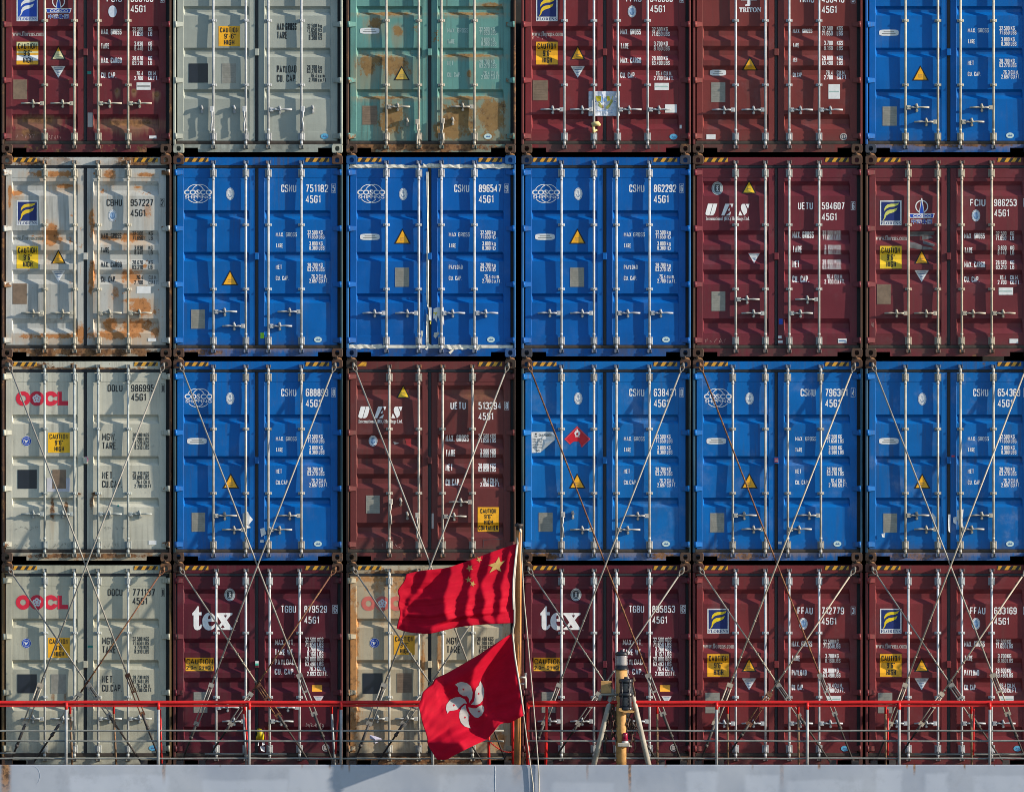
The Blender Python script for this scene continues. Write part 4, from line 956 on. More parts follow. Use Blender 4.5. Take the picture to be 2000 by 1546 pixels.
def o_table(m, a, b, dr):
    wtable('B', m, [('MGW.', 28, 151), ('TARE.', 30.5, 168), ('NET.', 24, 226), ('CU.CAP.', 39, 243)], 196.3, 14, [(a[0], 'KGS', 147), (a[1], 'LBS', 155.3), (a[2], 'KGS', 163.5), (a[3], 'LBS', 171.6), (b[0], 'KGS', 222), (b[1], 'LBS', 230), ('76.4', 'CU.M', 238.6), ('2.700', 'CU.FT', 246.8)], 275, 277.5, 7.6).build('weight_table', dr)
o_table(BLACK, ('30.480', '67.200', '3.770', '8.310'), ('26.710', '58.890'), dr)
sticker(k, dr, 287, 302.5, 353, 361, PAPER); d = Decal(k); d.ell(165, 195, 4.5, 6, MAGENTA, 1.5, 12); o = d.build('seal', dl, .028); d = Decal(k); d.ell(227.5, 285.5, 2, 2.2, GREEN, .4, 8); d.build('sticker', dr)
scrawl(k, dl, 24, 330, 50, 21, PEN); scrawl(k, dl, 25, 364, 46, 22, PEN); scrawl(k, dr, 195, 330, 60, 23, PEN); scrawl(k, dr, 200, 362, 32, 24, PEN); scrawl(k, dl, 100, 362, 36, 25, PEN)
r, c = 2, 1
root, dl, dr = container(r, c, 'B', 'B', [(1, 304.7, 0), (-1, 332, 0), (1, 332, 0), (-1, 304.7, 0)], 'blue container numbered 688893 with paper scraps on its inner bars, in the third row',
    kit(BLUE, .06, [(262, 225, 14, 30, .12)], (0.035, .07, .085, 1), CASTBROWN, (.44, .42, .39, 1), frust=.3, postrust=.4, castrust=.7, hwrust=.25, fspots=[(165, 374, 170, 4, .6)]))
blue_marks(r, c, dl, dr, '688893', '8', True, mg='MAX. GROSS', capsule=True, tri=(96, 221.5), plq=298.5, plp=(36, 62.5), dp=1)
tp = MB(); tp.add([(lx(p), .03 + .006 * (i % 2), lz(q)) for i, (p, q) in enumerate([(136, 300), (146, 297), (150, 305), (156, 312), (148, 322), (152, 328), (140, 330), (136, 318)])], [list(range(8))]); tp.add([(lx(p), .03, lz(q)) for p, q in [(170, 330), (178, 328), (182, 340), (172, 346)]], [[0, 1, 2, 3]]); tp.add([(lx(p), .03, lz(q)) for p, q in [(184, 326), (196, 328), (190, 340), (184, 338)]], [[0, 1, 2, 3]]); tp.build('torn_paper', PAPER, root)
sticker('B', dr, 170, 177, 352, 357, PAPER)
r, c = 2, 2
root, dl, dr = container(r, c, 'F', 'C', [(1, 277, 1), (-1, 304, 1), (1, 306, 0), (-1, 278, 0)], 'dull maroon container with a four-line yellow caution sign low on its right door',
    kit((0.125, .030, .030, 1), .35, [(262, 70, 40, 14, .25)], CASTBROWN, (.05, .035, .028, 1), (.45, .42, .38, 1), frust=.6, postrust=.6, castrust=.7, grime=.55, hwrust=.4), stripes=(0, 1))
k = 'F'
slant_logo(k, dl, -1.5, -3); warn(k, dl, 97.5, 49, 28, 26, LEM); emblem(k, dl, 52.5, 158.5, 8.6, 10.4, 'blue'); plate(k, dl, 39, 65.5, 265, 300, TIN)
d = Decal(k); number(d, k, 'UETU', '513294', '8', 0, 83, 14, WHITE, qs=103.8, cp=(203.8, 233.7), dp=(258.5, 302.7)); d.build('identification_number', dr)
wtable(k, WHITE, [('MAX. GROSS', 45, 153.6), ('TARE', 19.5, 182.5), ('NET', 14, 210.7), ('CU.CAP.', 29, 239.6)], 194.2, 13.2, [('32.500', 'KGS', 149.5), ('71.650', 'LBS', 158), ('3.900', 'KGS', 178.5), ('8.600', 'LBS', 186.5), ('28.600', 'KGS', 206.7), ('63.050', 'LBS', 214.8), ('76.4', 'CU.M.', 235.5), ('2.690', 'CU.FT.', 243.8)], 279, 281, 8.3).build('weight_table', dr)
caution(k, dr, 257, 298.6, 288, 336, [('CAUTION', .13, .87), ("9'6\"", .32, .68), ('HIGH', .30, .72), ('CONTAINER', .04, .96)])
d = Decal(k); RED2 = flat('fresh_red_patch', srgb(150, 36, 40)); d.poly([(115, 154), (127, 154), (127, 172), (118, 166)], RED2, .3); d.poly([(92, 160), (104, 163), (94, 166)], OLDWHITE, .3); d.build('paint_scuff', dl)
sticker(k, dr, 167, 171, 300, 330, OLDWHITE, 'torn_paper'); scrawl(k, dl, 70, 363, 40, 31)
d = Decal(k); d.line([(268, 366), (268, 352), (305, 350)], .7, flat('emblem_dark', srgb(60, 66, 74)), .3); d.build('weld_line', dr)
d = Decal('F'); d.poly([(22, 12.5), (31, 12.5), (40, 4.8), (31, 4.8)], HZ_Y, 0); d.poly([(31.5, 12.5), (39, 12.5), (40, 5.5)], HZ_Y, 0); d.build('hazard_stripe', root, surf=lambda p, q: .044)
r, c = 2, 3
root, dl, dr = container(r, c, 'B', 'B', [(1, 302.5, 1), (-1, 332, 0), (1, 332, 0), (-1, 305, 0)], 'blue container with a torn red diamond placard and peeling danger notice',
    kit((0.004, .145, .47, 1), .1, (), (0.045, .075, .085, 1), CASTBROWN, (.45, .44, .43, 1), frust=.4, postrust=.35, castrust=.6, pale=.15, grime=.4, fspots=[(165, 372, 170, 5, .9), (40, 384, 40, 8, .9), (280, 384, 50, 8, .6)]))
blue_marks(r, c, dl, dr, '638431', '0', False, capsule=False, tri=(93, 221.5), plq=298.5, plp=(34, 61.5), dp=1)
k = 'B'; d = Decal(k); Q = lambda x, y: (x / 11.04 + 2.0, y / 11.04 + 118.0)
d.poly([Q(*p) for p in ((905, 410), (1185, 128), (1475, 410), (1290, 588), (1262, 568), (1265, 530), (1240, 500), (1225, 465), (1150, 458), (1100, 468), (1060, 500), (1028, 528))], HAZRED, .4)
d.line([Q(*p) for p in ((1030, 515), (928, 410), (1185, 152), (1450, 410), (1300, 560))], .7, flat('placard_line', srgb(230, 120, 130)), 1.2)
d.poly([Q(*p) for p in ((1130, 300), (1120, 260), (1140, 270), (1150, 225), (1165, 250), (1180, 180), (1205, 220), (1225, 225), (1235, 255), (1250, 250), (1250, 310), (1215, 345), (1150, 345))], WHITE, 1.2); d.rect(*[Q(1140, 0)[0], Q(1240, 0)[0], Q(0, 350)[1], Q(0, 362)[1]], WHITE, 1.2); d.ell(*Q(1187, 300), 2.2, 2.8, HAZRED, 1.9, 10); d.build('hazard_placard', dl)
d = Decal(k); d.poly([Q(*p) for p in ((200, 258), (655, 250), (690, 330), (700, 430), (405, 685), (390, 700), (205, 708))], PAPER, .6)
d.ell(*Q(295, 300), 1.9, 1.9, BLACK, 1.4, 10); d.line([Q(268, 335), Q(325, 372)], .7, BLACK, 1.4); d.line([Q(325, 335), Q(268, 372)], .7, BLACK, 1.6)
d.text('DANGER', Q(360, 0)[0], Q(650, 0)[0], Q(0, 300)[1], Q(0, 352)[1], BLACK, 1.4, .18)
for t, x1, y0, y1 in (('THIS UNIT IS', 440, 395, 435), ('WITH METHYL', 440, 450, 490), ('APPLIED ON', 440, 512, 550), ('VENTILATED', 420, 572, 608)): d.text(t, Q(222, 0)[0], Q(x1, 0)[0], Q(0, y0)[1], Q(0, y1)[1], BLACK, 1.4, .12)
d.text('DO', Q(300, 0)[0], Q(372, 0)[0], Q(0, 640)[1], Q(0, 682)[1], BLACK, 1.4, .18); d.build('danger_notice', dl)
tp = MB(); vs = [(Q(455, 410), .036), (Q(690, 432), -.01), (Q(405, 688), .040), (Q(492, 500), .012), (Q(600, 275), .036), (Q(662, 262), .03), (Q(705, 335), -.012), (Q(700, 425), -.012)]
tp.add([(lx(p[0]), y, lz(p[1])) for p, y in vs], [(0, 1, 3), (3, 1, 2), (0, 3, 2), (4, 7, 6, 5)]); tp.build('peeled_corner', PAPER, dl)
r, c = 2, 4
root, dl, dr = container(r, c, 'B', 'B', [(1, 304, 0), (-1, 331, 0), (1, 331, 0), (-1, 304, 0)], 'blue container with a red and white seal between its doors, number starting 79636',
    kit(BLUE2, .08, (), (0.03, .09, .15, 1), CASTBROWN, (.44, .43, .41, 1), frust=.45, postrust=.35, castrust=.7, grime=.5, pale=.15, fspots=[(165, 372, 170, 5, .9), (90, 384, 90, 8, .5)]))
blue_marks(r, c, dl, dr, '796361', '4', True, vol='76.4', cft='2.700', capsule=True, tri=(94.5, 221.5), plq=299.5, plp=(34.5, 62), dp=1, cu='CU. CAP.')
d = Decal('B'); d.rect(160.2, 167.2, 192, 200.5, SEALRED, .4); d.rect(160.6, 166.8, 194.5, 195.7, PAPER, 1); d.rect(160.6, 166.8, 197, 198.2, PAPER, 1); d.build('seal', dl, .0355)
sticker('B', dr, 167.5, 174, 355, 360, PAPER, 'torn_paper')
r, c = 2, 5
root, dl, dr = container(r, c, 'B', 'B', [(1, 304, 0), (-1, 331, 0), (1, 331, 0), (-1, 304, 0)], 'blue container without a logo, white paper strips on its bars, right end of third row',
    kit((0.003, .130, .44, 1), .1, (), (0.035, .09, .15, 1), CASTBROWN, (.44, .42, .37, 1), frust=.5, postrust=.4, castrust=.7, grime=.5, pale=.25, fspots=[(165, 372, 170, 5, .9), (100, 384, 90, 8, .4)]), stripes=(0, 1))
blue_marks(r, c, dl, dr, '654363', '1', False, capsule=True, tri=(95, 222), plq=300, plp=(35.5, 62.5), dp=2, cu='CU. CAP.')
tp = MB()
for pts in ([(130, 298), (139, 308), (136, 324), (131, 316)], [(162, 302), (166.5, 302), (166, 338), (162.5, 334)], [(179, 294), (192, 292), (190, 318), (194, 336), (184, 330), (180, 312)], [(172, 308), (179, 306), (178, 322), (172, 318)], [(32, 340), (39, 338), (38, 347), (33, 346)]): tp.add([(lx(p), .032 - .004 * (i % 2), lz(q)) for i, (p, q) in enumerate(pts)], [list(range(len(pts)))])
tp.build('torn_paper', PAPER, root); sticker('B', dr, 169, 175, 187, 190, SEALRED, 'seal')

# ================================================================== ROW 4 (behind the railing)
r, c = 3, 0
root, dl, dr = container(r, c, 'B', 'C', ONE(303), 'beige container with red ring logo, numbered 771137, behind the railing at bottom left',
    kit((0.45, .445, .36, 1), .08, [(100, 262, 4, 18, .4), (124, 262, 4, 14, .4)], (.16, .10, .045, 1), CASTBROWN, (.46, .49, .49, 1), frust=.4, postrust=.7, castrust=.8, grime=.4))
ring_logo('B', dl, 0, -.3); d = Decal('B'); number(d, 'B', 'OOCU', '771137', '8', 0, 49.5, 13.8, BLACK, qs=66.2, cp=(207, 236), dp=(255.5, 299.5), bp=(311.5, 318)); d.build('identification_number', dr)
emblem('B', dl, 48.3, 155.5, 9.6, 9.6, 'round'); caution('B', dl, 90.5, 133, 144.5, 183.8, CAU3); plate('B', dl, 30.5, 68.5, 216, 253, DARKPLATE, False, 'dark_square'); plate('B', dl, 96, 125.5, 216, 254, TIN, False)
o_table(BLACK, ('32.500', '71.650', '3.770', '8.310'), ('28.730', '63.340'), dr); sticker_oval('B', dr, 295.5, 360, CYAN); sticker('B', dr, 168, 178, 160, 164, GREEN); sticker('B', dl, 159.8, 166.5, 192, 201, PAPER, 'seal')
def tex_marks(dl, dr, num, chk, b, lz_, oval_p=110.5):
    k = 'F'; tex_logo(k, dl); emblem(k, dl, oval_p, 60.8, 10.6, 12.4, 'ornate')
    caution(k, dl, 24.2, 79, 183.8, 209.8, [('CAUTION', .03, .97), ('2.9m 9|HIGH', .03, .97)], flat('dull_caution', srgb(226, 168, 40), .45), 'tex')
    d = Decal(k); number(d, k, 'TGBU', num, chk, 0, 82, 14, WHITE, qs=103.2, cp=(210.5, 240), dp=(256, 300.6), bp=(311.6, 321)); d.build('identification_number', dr)
    wtable(k, WHITE, [('MAX. WT.', 38.5, 154), ('TARE WT.', 38, 173), ('PAYLOAD', 38.5, 192.3), ('CU. CAP.', 39, 211)], 198.5, 11.5, [('32.500', 'KGS', 148.5), ('71.650', 'LBS', 158), ('3.700', 'KGS', 167.2), (lz_[0], 'LBS', 176.8), ('28.800', 'KGS', 186.5), (lz_[1], 'LBS', 196), (lz_[2], 'CU.M.', 205.3), (lz_[3], 'CU.FT.', 215)], 279, 281.5, 8.6).build('weight_table', dr)
    sticker(k, dr, 271, 291, 237.5, 250, ORANGE); attention(k, dr, 274, 259, 20, 16, PINK); plate(k, dl, 40, 66.8, 251, 291, TIN)
    d = Decal(k); d.ell(298, 359.5, 7.4, 7.4, OLDWHITE, .4); d.ring(298, 359.5, 4.8, 4.8, 1.1, flat('emblem_dark', srgb(60, 66, 74)), 1.2, 14); d.line([(293, 359.5), (303, 359.5)], 1, flat('emblem_dark', srgb(60, 66, 74)), 1.7); d.build('round_sticker', dr)
r, c = 3, 1
root, dl, dr = container(r, c, 'F', 'C', TWOF, 'dark red container with large white tex lettering, numbered 879529, left of the flags',
    kit(TEXRED, .08, (), (.11, .03, .028, 1), CASTBROWN, (.50, .53, .55, 1), frust=.25, postrust=.3, castrust=.7, grime=.3))
tex_marks(dl, dr, '879529', '6', 0, ('8.160', '63.490', '76.3', '2.693')); d = Decal('F'); d.rect(160.5, 167, 190, 194.5, PAPER, .4); d.rect(160.5, 167, 194.5, 198.5, flat('mint_seal', srgb(60, 190, 160)), .4); d.build('seal', dl, .0355)
scrawl('F', dr, 258, 314, 40, 41, OLDWHITE); scrawl('F', dr, 262, 318, 34, 42, OLDWHITE)
r, c = 3, 2
root, dl, dr = container(r, c, 'B', 'C', ONE(303), 'rust-stained beige container with faded ring logo, half hidden behind the two red flags',
    kit((0.49, .435, .32, 1), .35, [(165, 40, 160, 34, .5), (120, 90, 70, 50, .3), (60, 330, 60, 40, .25), (240, 340, 70, 30, .3), (60, 30, 60, 10, .6), (60, 48, 30, 14, .35), (13, 200, 14, 200, .95), (150, 200, 6, 60, .6), (315, 200, 9, 80, .9), (182, 150, 6, 60, .5), (300, 345, 14, 20, .8)], CASTBROWN, (.05, .035, .028, 1), (.50, .51, .49, 1), frust=.9, postrust=.85, castrust=.7, grime=.6, hwrust=.45, drips=.9, rcol=(.44, .22, .085, 1), fspots=[(165, 17, 165, 5, .9), (165, 384, 165, 9, .9)]))
ring_logo('B', dl, 2, 2, PALERED); emblem('B', dl, 55.5, 155, 9.6, 9.6, 'round'); caution('B', dl, 93, 134, 140, 178, CAU3, flat('dull_caution', srgb(226, 168, 40), .45)); plate('B', dl, 32, 71, 214, 254, DARKPLATE, False, 'dark_square'); plate('B', dl, 99, 128, 214, 252, BROWNPLATE, True)
d = Decal('B'); number(d, 'B', 'OOLU', '945102', '7', 0, 49.5, 13.8, BLACK, qs=66.2, cp=(209, 238), dp=(257.5, 301.5), bp=(311.5, 318)); d.build('identification_number', dr); o_table(BLACK, ('30.480', '67.200', '3.910', '8.620'), ('26.570', '58.580'), dr)
r, c = 3, 3
root, dl, dr = container(r, c, 'F', 'B', [(-1, 308, 0), (-1, 308, 0), (1, 308, 0), (-1, 308, 0)], 'dark red container with large white tex lettering behind the lamp mast',
    kit(TEXRED, .08, (), (.11, .03, .028, 1), CASTBROWN, (.50, .53, .55, 1), frust=.25, postrust=.3, castrust=.7, grime=.3))
tex_marks(dl, dr, '895853', '6', 0, ('8.157', '63.493', '76.4', '2.698'), 107)
for c, num, chk, lab in ((4, '712779', '3', 'maroon container numbered 712779 with a yellow F logo, behind the railing'), (5, '633169', '0', 'maroon container with a yellow F logo, numbered 633169, at the bottom right corner')):
    root, dl, dr = container(3, c, 'F', 'C', ONE(312), lab, kit((0.15, .024, .028, 1), .06, (), BRICK, (.09, .035, .03, 1), (.47, .50, .54, 1), frust=.2, castrust=.5, grime=.25))
    f_marks(3, c, dl, dr, 'FFAU', num, chk, cargo='PAYLOAD', fm=flat('vivid_yellow', srgb(240, 210, 20), .4), kg=('KG', 'LBS'), up=277.5)
    plate('F', dl, 25, 53, 252, 292, TIN); sticker('F', dr, 262, 290, 258.5, 271, PAPER, print_=GHOST); sticker_oval('F', dr, 297.5, 361, CYAN)

# ------------------------------------------------------------------ twist locks between the stacked castings
m = MB(); m.box(-.062, .062, .012, .15, -.001, .018, ch=.004); m.box(-.032, .032, .004, .05, .003, .030, ch=.006); m.tube([(-.02, -.01, .012), (.045, .02, .012)], .010, 8); m.tube([(-.012, .012, .03), (.004, .010, .045)], [.018, .010], 8)
tl_mat = [steel('twist_lock_steel', (.10, .07, .055, 1), .85, 3.3, .8), steel('twist_lock_steel', (.16, .12, .09, 1), .6, 8.1, .8)]
tl_me = m.mesh('twist_lock')
for r in range(3):
    for c in range(6):
        for rt in (0, 1):
            p = L_PX[c] + (10.7 if rt == 0 else CW - 10.7)
            o = bpy.data.objects.new('twist_lock', tl_me); COL.objects.link(o)
            if len(tl_me.materials) == 0: tl_me.materials.append(tl_mat[0])
            o.location = (X(p), 0, Z(T_PX[r + 1]) + .001)
            tag(o, 'small rusty twist lock between the corner castings of two stacked containers', 'twist lock', 'twist locks at the container corners')

# ================================================================== ship hull, deck, sea
HULL_Y = -1.30
def hull_mat():
    t = NT('hull_paint'); base = srgb(168, 174, 186)
    c = t.mix(t.ramp(t.noise(.8, 4, .5, 1.0), .35, .7), base, srgb(150, 158, 174))
    # repainted patches, rolled on with soft edges
    sq = t.n.new('ShaderNodeSeparateXYZ'); t.l.new(t.tc, sq.inputs[0])
    wx = t.math('MULTIPLY', t.math('SUBTRACT', t.noise(2.2, 5, .6, 21), .5), .22)
    pat = None
    for p0, p1, q0, q1, k in ((140, 330, 1512, 1600, .6), (395, 560, 1522, 1600, .5), (565, 640, 1500, 1600, .35), (1345, 1398, 1504, 1600, .6), (1455, 1520, 1512, 1600, .6), (1540, 1680, 1522, 1600, .45), (1710, 1762, 1500, 1600, .6), (1810, 1850, 1508, 1600, .6), (1905, 2080, 1512, 1600, .5), (860, 965, 1510, 1600, .35), (1080, 1200, 1526, 1600, .4)):
        hx = (X(p1) - X(p0)) / 2 * .9913; cx = (X(p0) + X(p1)) / 2 * .9913
        mx = t.ramp(t.math('ABSOLUTE', t.math('SUBTRACT', t.math('ADD', sq.outputs[0], wx), cx)), hx + .05, hx - .03)
        mz = t.ramp(t.math('ADD', sq.outputs[2], t.math('MULTIPLY', wx, .5)), Z(q0 - 3) * .9913, Z(q0 + 5) * .9913)
        m_ = t.math('MULTIPLY', t.math('MULTIPLY', mx, mz), k); pat = m_ if pat is None else t.math('MAXIMUM', pat, m_)
    c = t.mix(pat, c, srgb(183, 190, 204))
    c = t.mix(t.ramp(t.noise(3.2, 8, .7, 31), .5, .68, 0, .35), c, srgb(140, 146, 158))
    # streaks of rust running down from the edge
    sp = t.n.new('ShaderNodeSeparateXYZ'); t.l.new(t.tc, sp.inputs[0])
    wob = t.math('MULTIPLY', t.math('SUBTRACT', t.noise(7, 6, .7, 4), .5), .10)
    tot = None
    for px, wd, ln, k in ((11, 14, 95, 1.0), (320, 5, 45, .5), (1230, 4.5, 70, .85), (1147, 4, 40, .4), (1600, 4, 12, .8), (1527, 6, 60, .3), (1786, 3.5, 24, .9), (1772, 3, 10, .7), (1884, 3, 14, .8), (1942, 2.5, 6, .6), (682, 3, 20, .7), (668, 4, 14, .5), (644, 3, 12, .6), (590, 3, 10, .4), (1010, 14, 50, .25), (430, 3, 8, .4), (1300, 4, 10, .4), (1470, 3, 14, .4)):
        dx = t.math('ABSOLUTE', t.math('SUBTRACT', t.math('ADD', sp.outputs[0], t.math('MULTIPLY', wob, .35)), X(px) * .9913))
        mx = t.ramp(dx, wd / S * 1.0, wd / S * .25); mz = t.ramp(t.math('ADD', sp.outputs[2], wob), Z(1492 + ln) * .9913, Z(1492 + ln * .2) * .9913)
        m_ = t.math('MULTIPLY', t.math('MULTIPLY', mx, mz), k); tot = m_ if tot is None else t.math('MAXIMUM', tot, m_)
    c = t.mix(tot, c, t.mix(t.ramp(t.noise(16, 6, .6, 7), .4, .6), (.10, .055, .03, 1), (.36, .19, .09, 1)))
    c = t.mix(t.ramp(t.noise(26, 6, .7, 12), .68, .75, 0, .5), c, srgb(130, 134, 138))
    t.put(t.b.inputs['Base Color'], c); t.b.inputs['Roughness'].default_value = .55; t.b.inputs['Specular IOR Level'].default_value = .3
    t.bump(t.noise(1.3, 3, .5, 2), .5, .03)
    return t.m
zt = P(0, 1492.5, HULL_Y).z
hull = empty('ship_hull', (0, HULL_Y, zt - 9.0)); tag(hull, 'pale grey ship side with rust streaks below the railing', 'ship')
m = MB(); xa, xb = -26, 26
prof_ = [(HULL_Y + .05, zt - .012), (HULL_Y + .045, zt - .003), (HULL_Y + .012, zt), (HULL_Y + .003, zt - .004), (HULL_Y, zt - .014), (HULL_Y, zt - 9.2), (15.5, zt - 9.2), (15.5, zt - .12), (HULL_Y + .05, zt - .12)]
vs = [(x, y - HULL_Y, z - (zt - 9)) for x in (xa, xb) for y, z in prof_]; n = len(prof_)
m.add(vs, [(i, (i + 1) % n, n + (i + 1) % n, n + i) for i in range(n)] + [list(range(n))[::-1], list(range(n, 2 * n))])
hp = m.build('side_plating', hull_mat(), hull); hp.location = (0, 0, 0)
# the mapping uses object space: shift so that x and z of the material match the world
me = hp.data
for v in me.vertices: v.co.y += HULL_Y; v.co.z += zt - 9.0
hp.location = (0, -HULL_Y, -(zt - 9.0))
m = MB()
for px, w_ in ((967.5, .0035), (-240, .0035), (2350, .0035)):
    x = P(px, 1500, HULL_Y).x; pts = [(x + .003 * math.sin(i * 2.1), HULL_Y - .001, zt - .02 - i * .09) for i in range(98)]
    m.tube(pts, w_, 6)
wd = m.build('weld_seam', flat('hull_weld', srgb(180, 188, 200)), hull); wd.location = (0, -HULL_Y, -(zt - 9.0))
m = MB()   # faint weld of a removed fitting
m.tube([(P(66 + 12 * math.sin(a), 0, HULL_Y).x, HULL_Y - .0005, P(0, 1496 + 18 * (1 - math.cos(a)), HULL_Y).z) for a in [i * math.pi / 20 for i in range(18)]], .002, 5)
wd = m.build('weld_seam', flat('hull_weld', srgb(180, 188, 200)), hull); wd.location = (0, -HULL_Y, -(zt - 9.0))
deck_m = steel('deck_paint', (.10, .035, .03, 1), .5, 4.4, .8)
m = MB(); m.box(-25.9, 25.9, HULL_Y + .06, 15.4, zt - .11, zt - .055); tag(m.build('deck', deck_m), kind='structure')
m = MB(); m.box(-25, 25, 12.5, 12.7, zt - .06, Z(-140)); blocker_m = steel('blocker_dark', (.05, .05, .05, 1), .4, 9.1, .8); tag(m.build('sky_blocker', blocker_m), kind='structure')  # added unseen wall, hides the bright sky behind the container gaps
t = NT('sea_water'); t.b.inputs['Base Color'].default_value = (.012, .035, .045, 1); t.b.inputs['Roughness'].default_value = .12; t.bump(t.noise(.5, 6, .6, 1), .6, .4)
m = MB(); m.add([(-3000, -3000, zt - 9), (3000, -3000, zt - 9), (3000, 3000, zt - 9), (-3000, 3000, zt - 9)], [(0, 1, 2, 3)]); tag(m.build('sea', t.m, None, False), kind='structure')
for px0, px1 in ((-30, -16), (2040, 2054)):   # added walls out of frame, stop sun leaking in past the end columns
    m = MB(); m.box(X(px0), X(px1), .3, 12.4, zt - .06, Z(-140)); tag(m.build('sun_blocker', blocker_m), kind='structure')

# ================================================================== lashing rods
LASH = {'grey': steel('lashing_steel', (.29, .275, .25, 1), .2, 1.1, .5), 'pale': steel('lashing_steel', (.40, .35, .28, 1), .12, 2.2, .45), 'rust': steel('lashing_steel', (.14, .055, .035, 1), .75, 3.3, .75), 'hook': steel('lashing_hook_steel', (.19, .175, .16, 1), .4, 5.5, .55), 'dark': steel('lashing_steel', (.07, .062, .06, 1), .3, 4.4, .6)}
def lashing(c, row, right, col, tb_col, label, dx=0.0, t0=.79, style=0):
    """row 2: long rod from the third row; row 3: short rod from the bottom row"""
    L = L_PX[c]
    if row == 2: a = (14.5, 712.0); e = (317.5 + dx, 1489.0)
    else: a = (14.0, 1110.0); e = (275.0 + dx, 1489.0)
    if right: a = (CW - a[0] - 0.5, a[1]); e = (CW - e[0], e[1])
    ya = -.045; yb = (-.50 if row == 2 else -.34) - (.035 if right else 0)
    A = P(L + a[0], a[1], ya); E = P(L + e[0], e[1], yb); E.z = zt - .056
    pt = lambda k: A.lerp(E, k)
    root = empty('lashing_rod', E); tag(root, label, 'lashing rod', 'lashing rods crossing the container doors')
    root_inv = Vector(root.location)
    def sub(b): 
        b.v = [tuple(Vector(v) - root_inv) for v in b.v]; return b
    m = MB(); s_ = -1 if right else 1
    d = (E - A).normalized(); nrm = d.cross(Vector((0, 1, 0))).normalized()
    # eye and hook in the casting
    ring = [A + d * (.050 + .046 * math.cos(k * math.pi / 7)) + nrm * (.026 * math.sin(k * math.pi / 7)) for k in range(15)]
    m.tube(ring, .0105, 8)
    m.tube([A + Vector((0, .12, .012)), A + Vector((0, .02, .012)), A + Vector((0, -.01, -.004)), A + d * .03], [.018, .02, .019, .016], 10)
    m.tube([A + d * .10, A + d * .14], [.016, .0125], 10)
    sub(m).build('hook', LASH['hook' if col != 'rust' else 'rust'], root)
    m = MB(); m.tube([A + d * .12, pt(t0)], .0118 if row == 2 else .0112, 10)
    for k in (t0 - .16, t0 - .115, t0 - .07, t0 - .02):
        m.tube([pt(k) - d * .008, pt(k) + d * .008], .019, 10)
    sub(m).build('rod', LASH[col], root)
    t1 = t0 + (.095 if row == 2 else .15); t2 = t1 + .035 + .02 * style
    m = MB(); off = .026 + .006 * style
    for sx in (-1, 1): m.tube([pt(t0) - d * .03 + nrm * sx * off, pt(t1) + nrm * sx * off], .0085 + .002 * style, 8)
    for k, hh in ((t0, .03), (t1, .03), (t0 + (t1 - t0) * .42, .014)): m.bar(pt(k) - d * hh, pt(k) + d * hh, off * 2 + .024, .035)
    tb = sub(m).build('turnbuckle', LASH[tb_col], root)
    m = MB(); m.tube([pt(t0 + .004), pt(t0 + (t1 - t0) * .40)], .0105, 8); sub(m).build('screw', LASH['dark' if tb_col != 'rust' else 'rust'], root)
    m = MB(); m.tube([pt(t1), pt(t2), pt(t2) + d * .001, pt(1.0)], [.021, .021, .0135, .0135], 10)
    m.tube([pt(t2) - d * .02, pt(t2) + d * .02], .027, 8); m.box(E.x - .05, E.x + .05, E.y - .012, E.y + .012, E.z, E.z + .09)
    sub(m).build('lower_shank', LASH['dark'], root)
REF3 = ['beige container 986995', 'blue container 688893', 'the maroon third-row container', 'the blue placard container', 'blue container starting 79636', 'the right-end third-row container']
REF4 = ['beige container 771137', 'dark red container 879529', 'the beige container behind the flags', 'the dark red container behind the mast', 'maroon container 712779', 'maroon container 633169']
spec = {  # per column: long left, long right, short left, short right  (rod colour, turnbuckle colour)
 0: [('grey', 'rust'), ('grey', 'pale'), ('grey', 'grey'), ('rust', 'pale')], 1: [('grey', 'grey'), ('grey', 'grey'), ('pale', 'rust'), ('rust', 'grey')],
 2: [('grey', 'dark'), ('grey', 'grey'), ('grey', 'dark'), ('grey', 'grey')], 3: [('rust', 'grey'), ('grey', 'grey'), ('grey', 'dark'), ('grey', 'grey')],
 4: [('rust', 'grey'), ('pale', 'pale'), ('pale', 'grey'), ('pale', 'rust')], 5: [('grey', 'pale'), ('pale', 'pale'), ('grey', 'grey'), ('pale', 'pale')]}
NAME = {'grey': 'grey', 'pale': 'tan', 'rust': 'rusty brown', 'dark': 'dark'}
for c in range(6):
    for i, (row, rt) in enumerate(((2, False), (2, True), (3, False), (3, True))):
        col, tbc = spec[c][i]
        ref = (REF3 if row == 2 else REF4)[c]
        lab = '%s lashing rod from the top %s corner of %s' % (NAME[col], 'right' if rt else 'left', ref)
        lashing(c, row, rt, col, tbc, lab, dx=((c * 37 + i * 13) % 9 - 4) * .8, t0=(.79 if row == 2 else (.60 if i == 2 else .62)) + ((c * 5 + i * 3) % 5 - 2) * .008, style=(c + i) % 2)

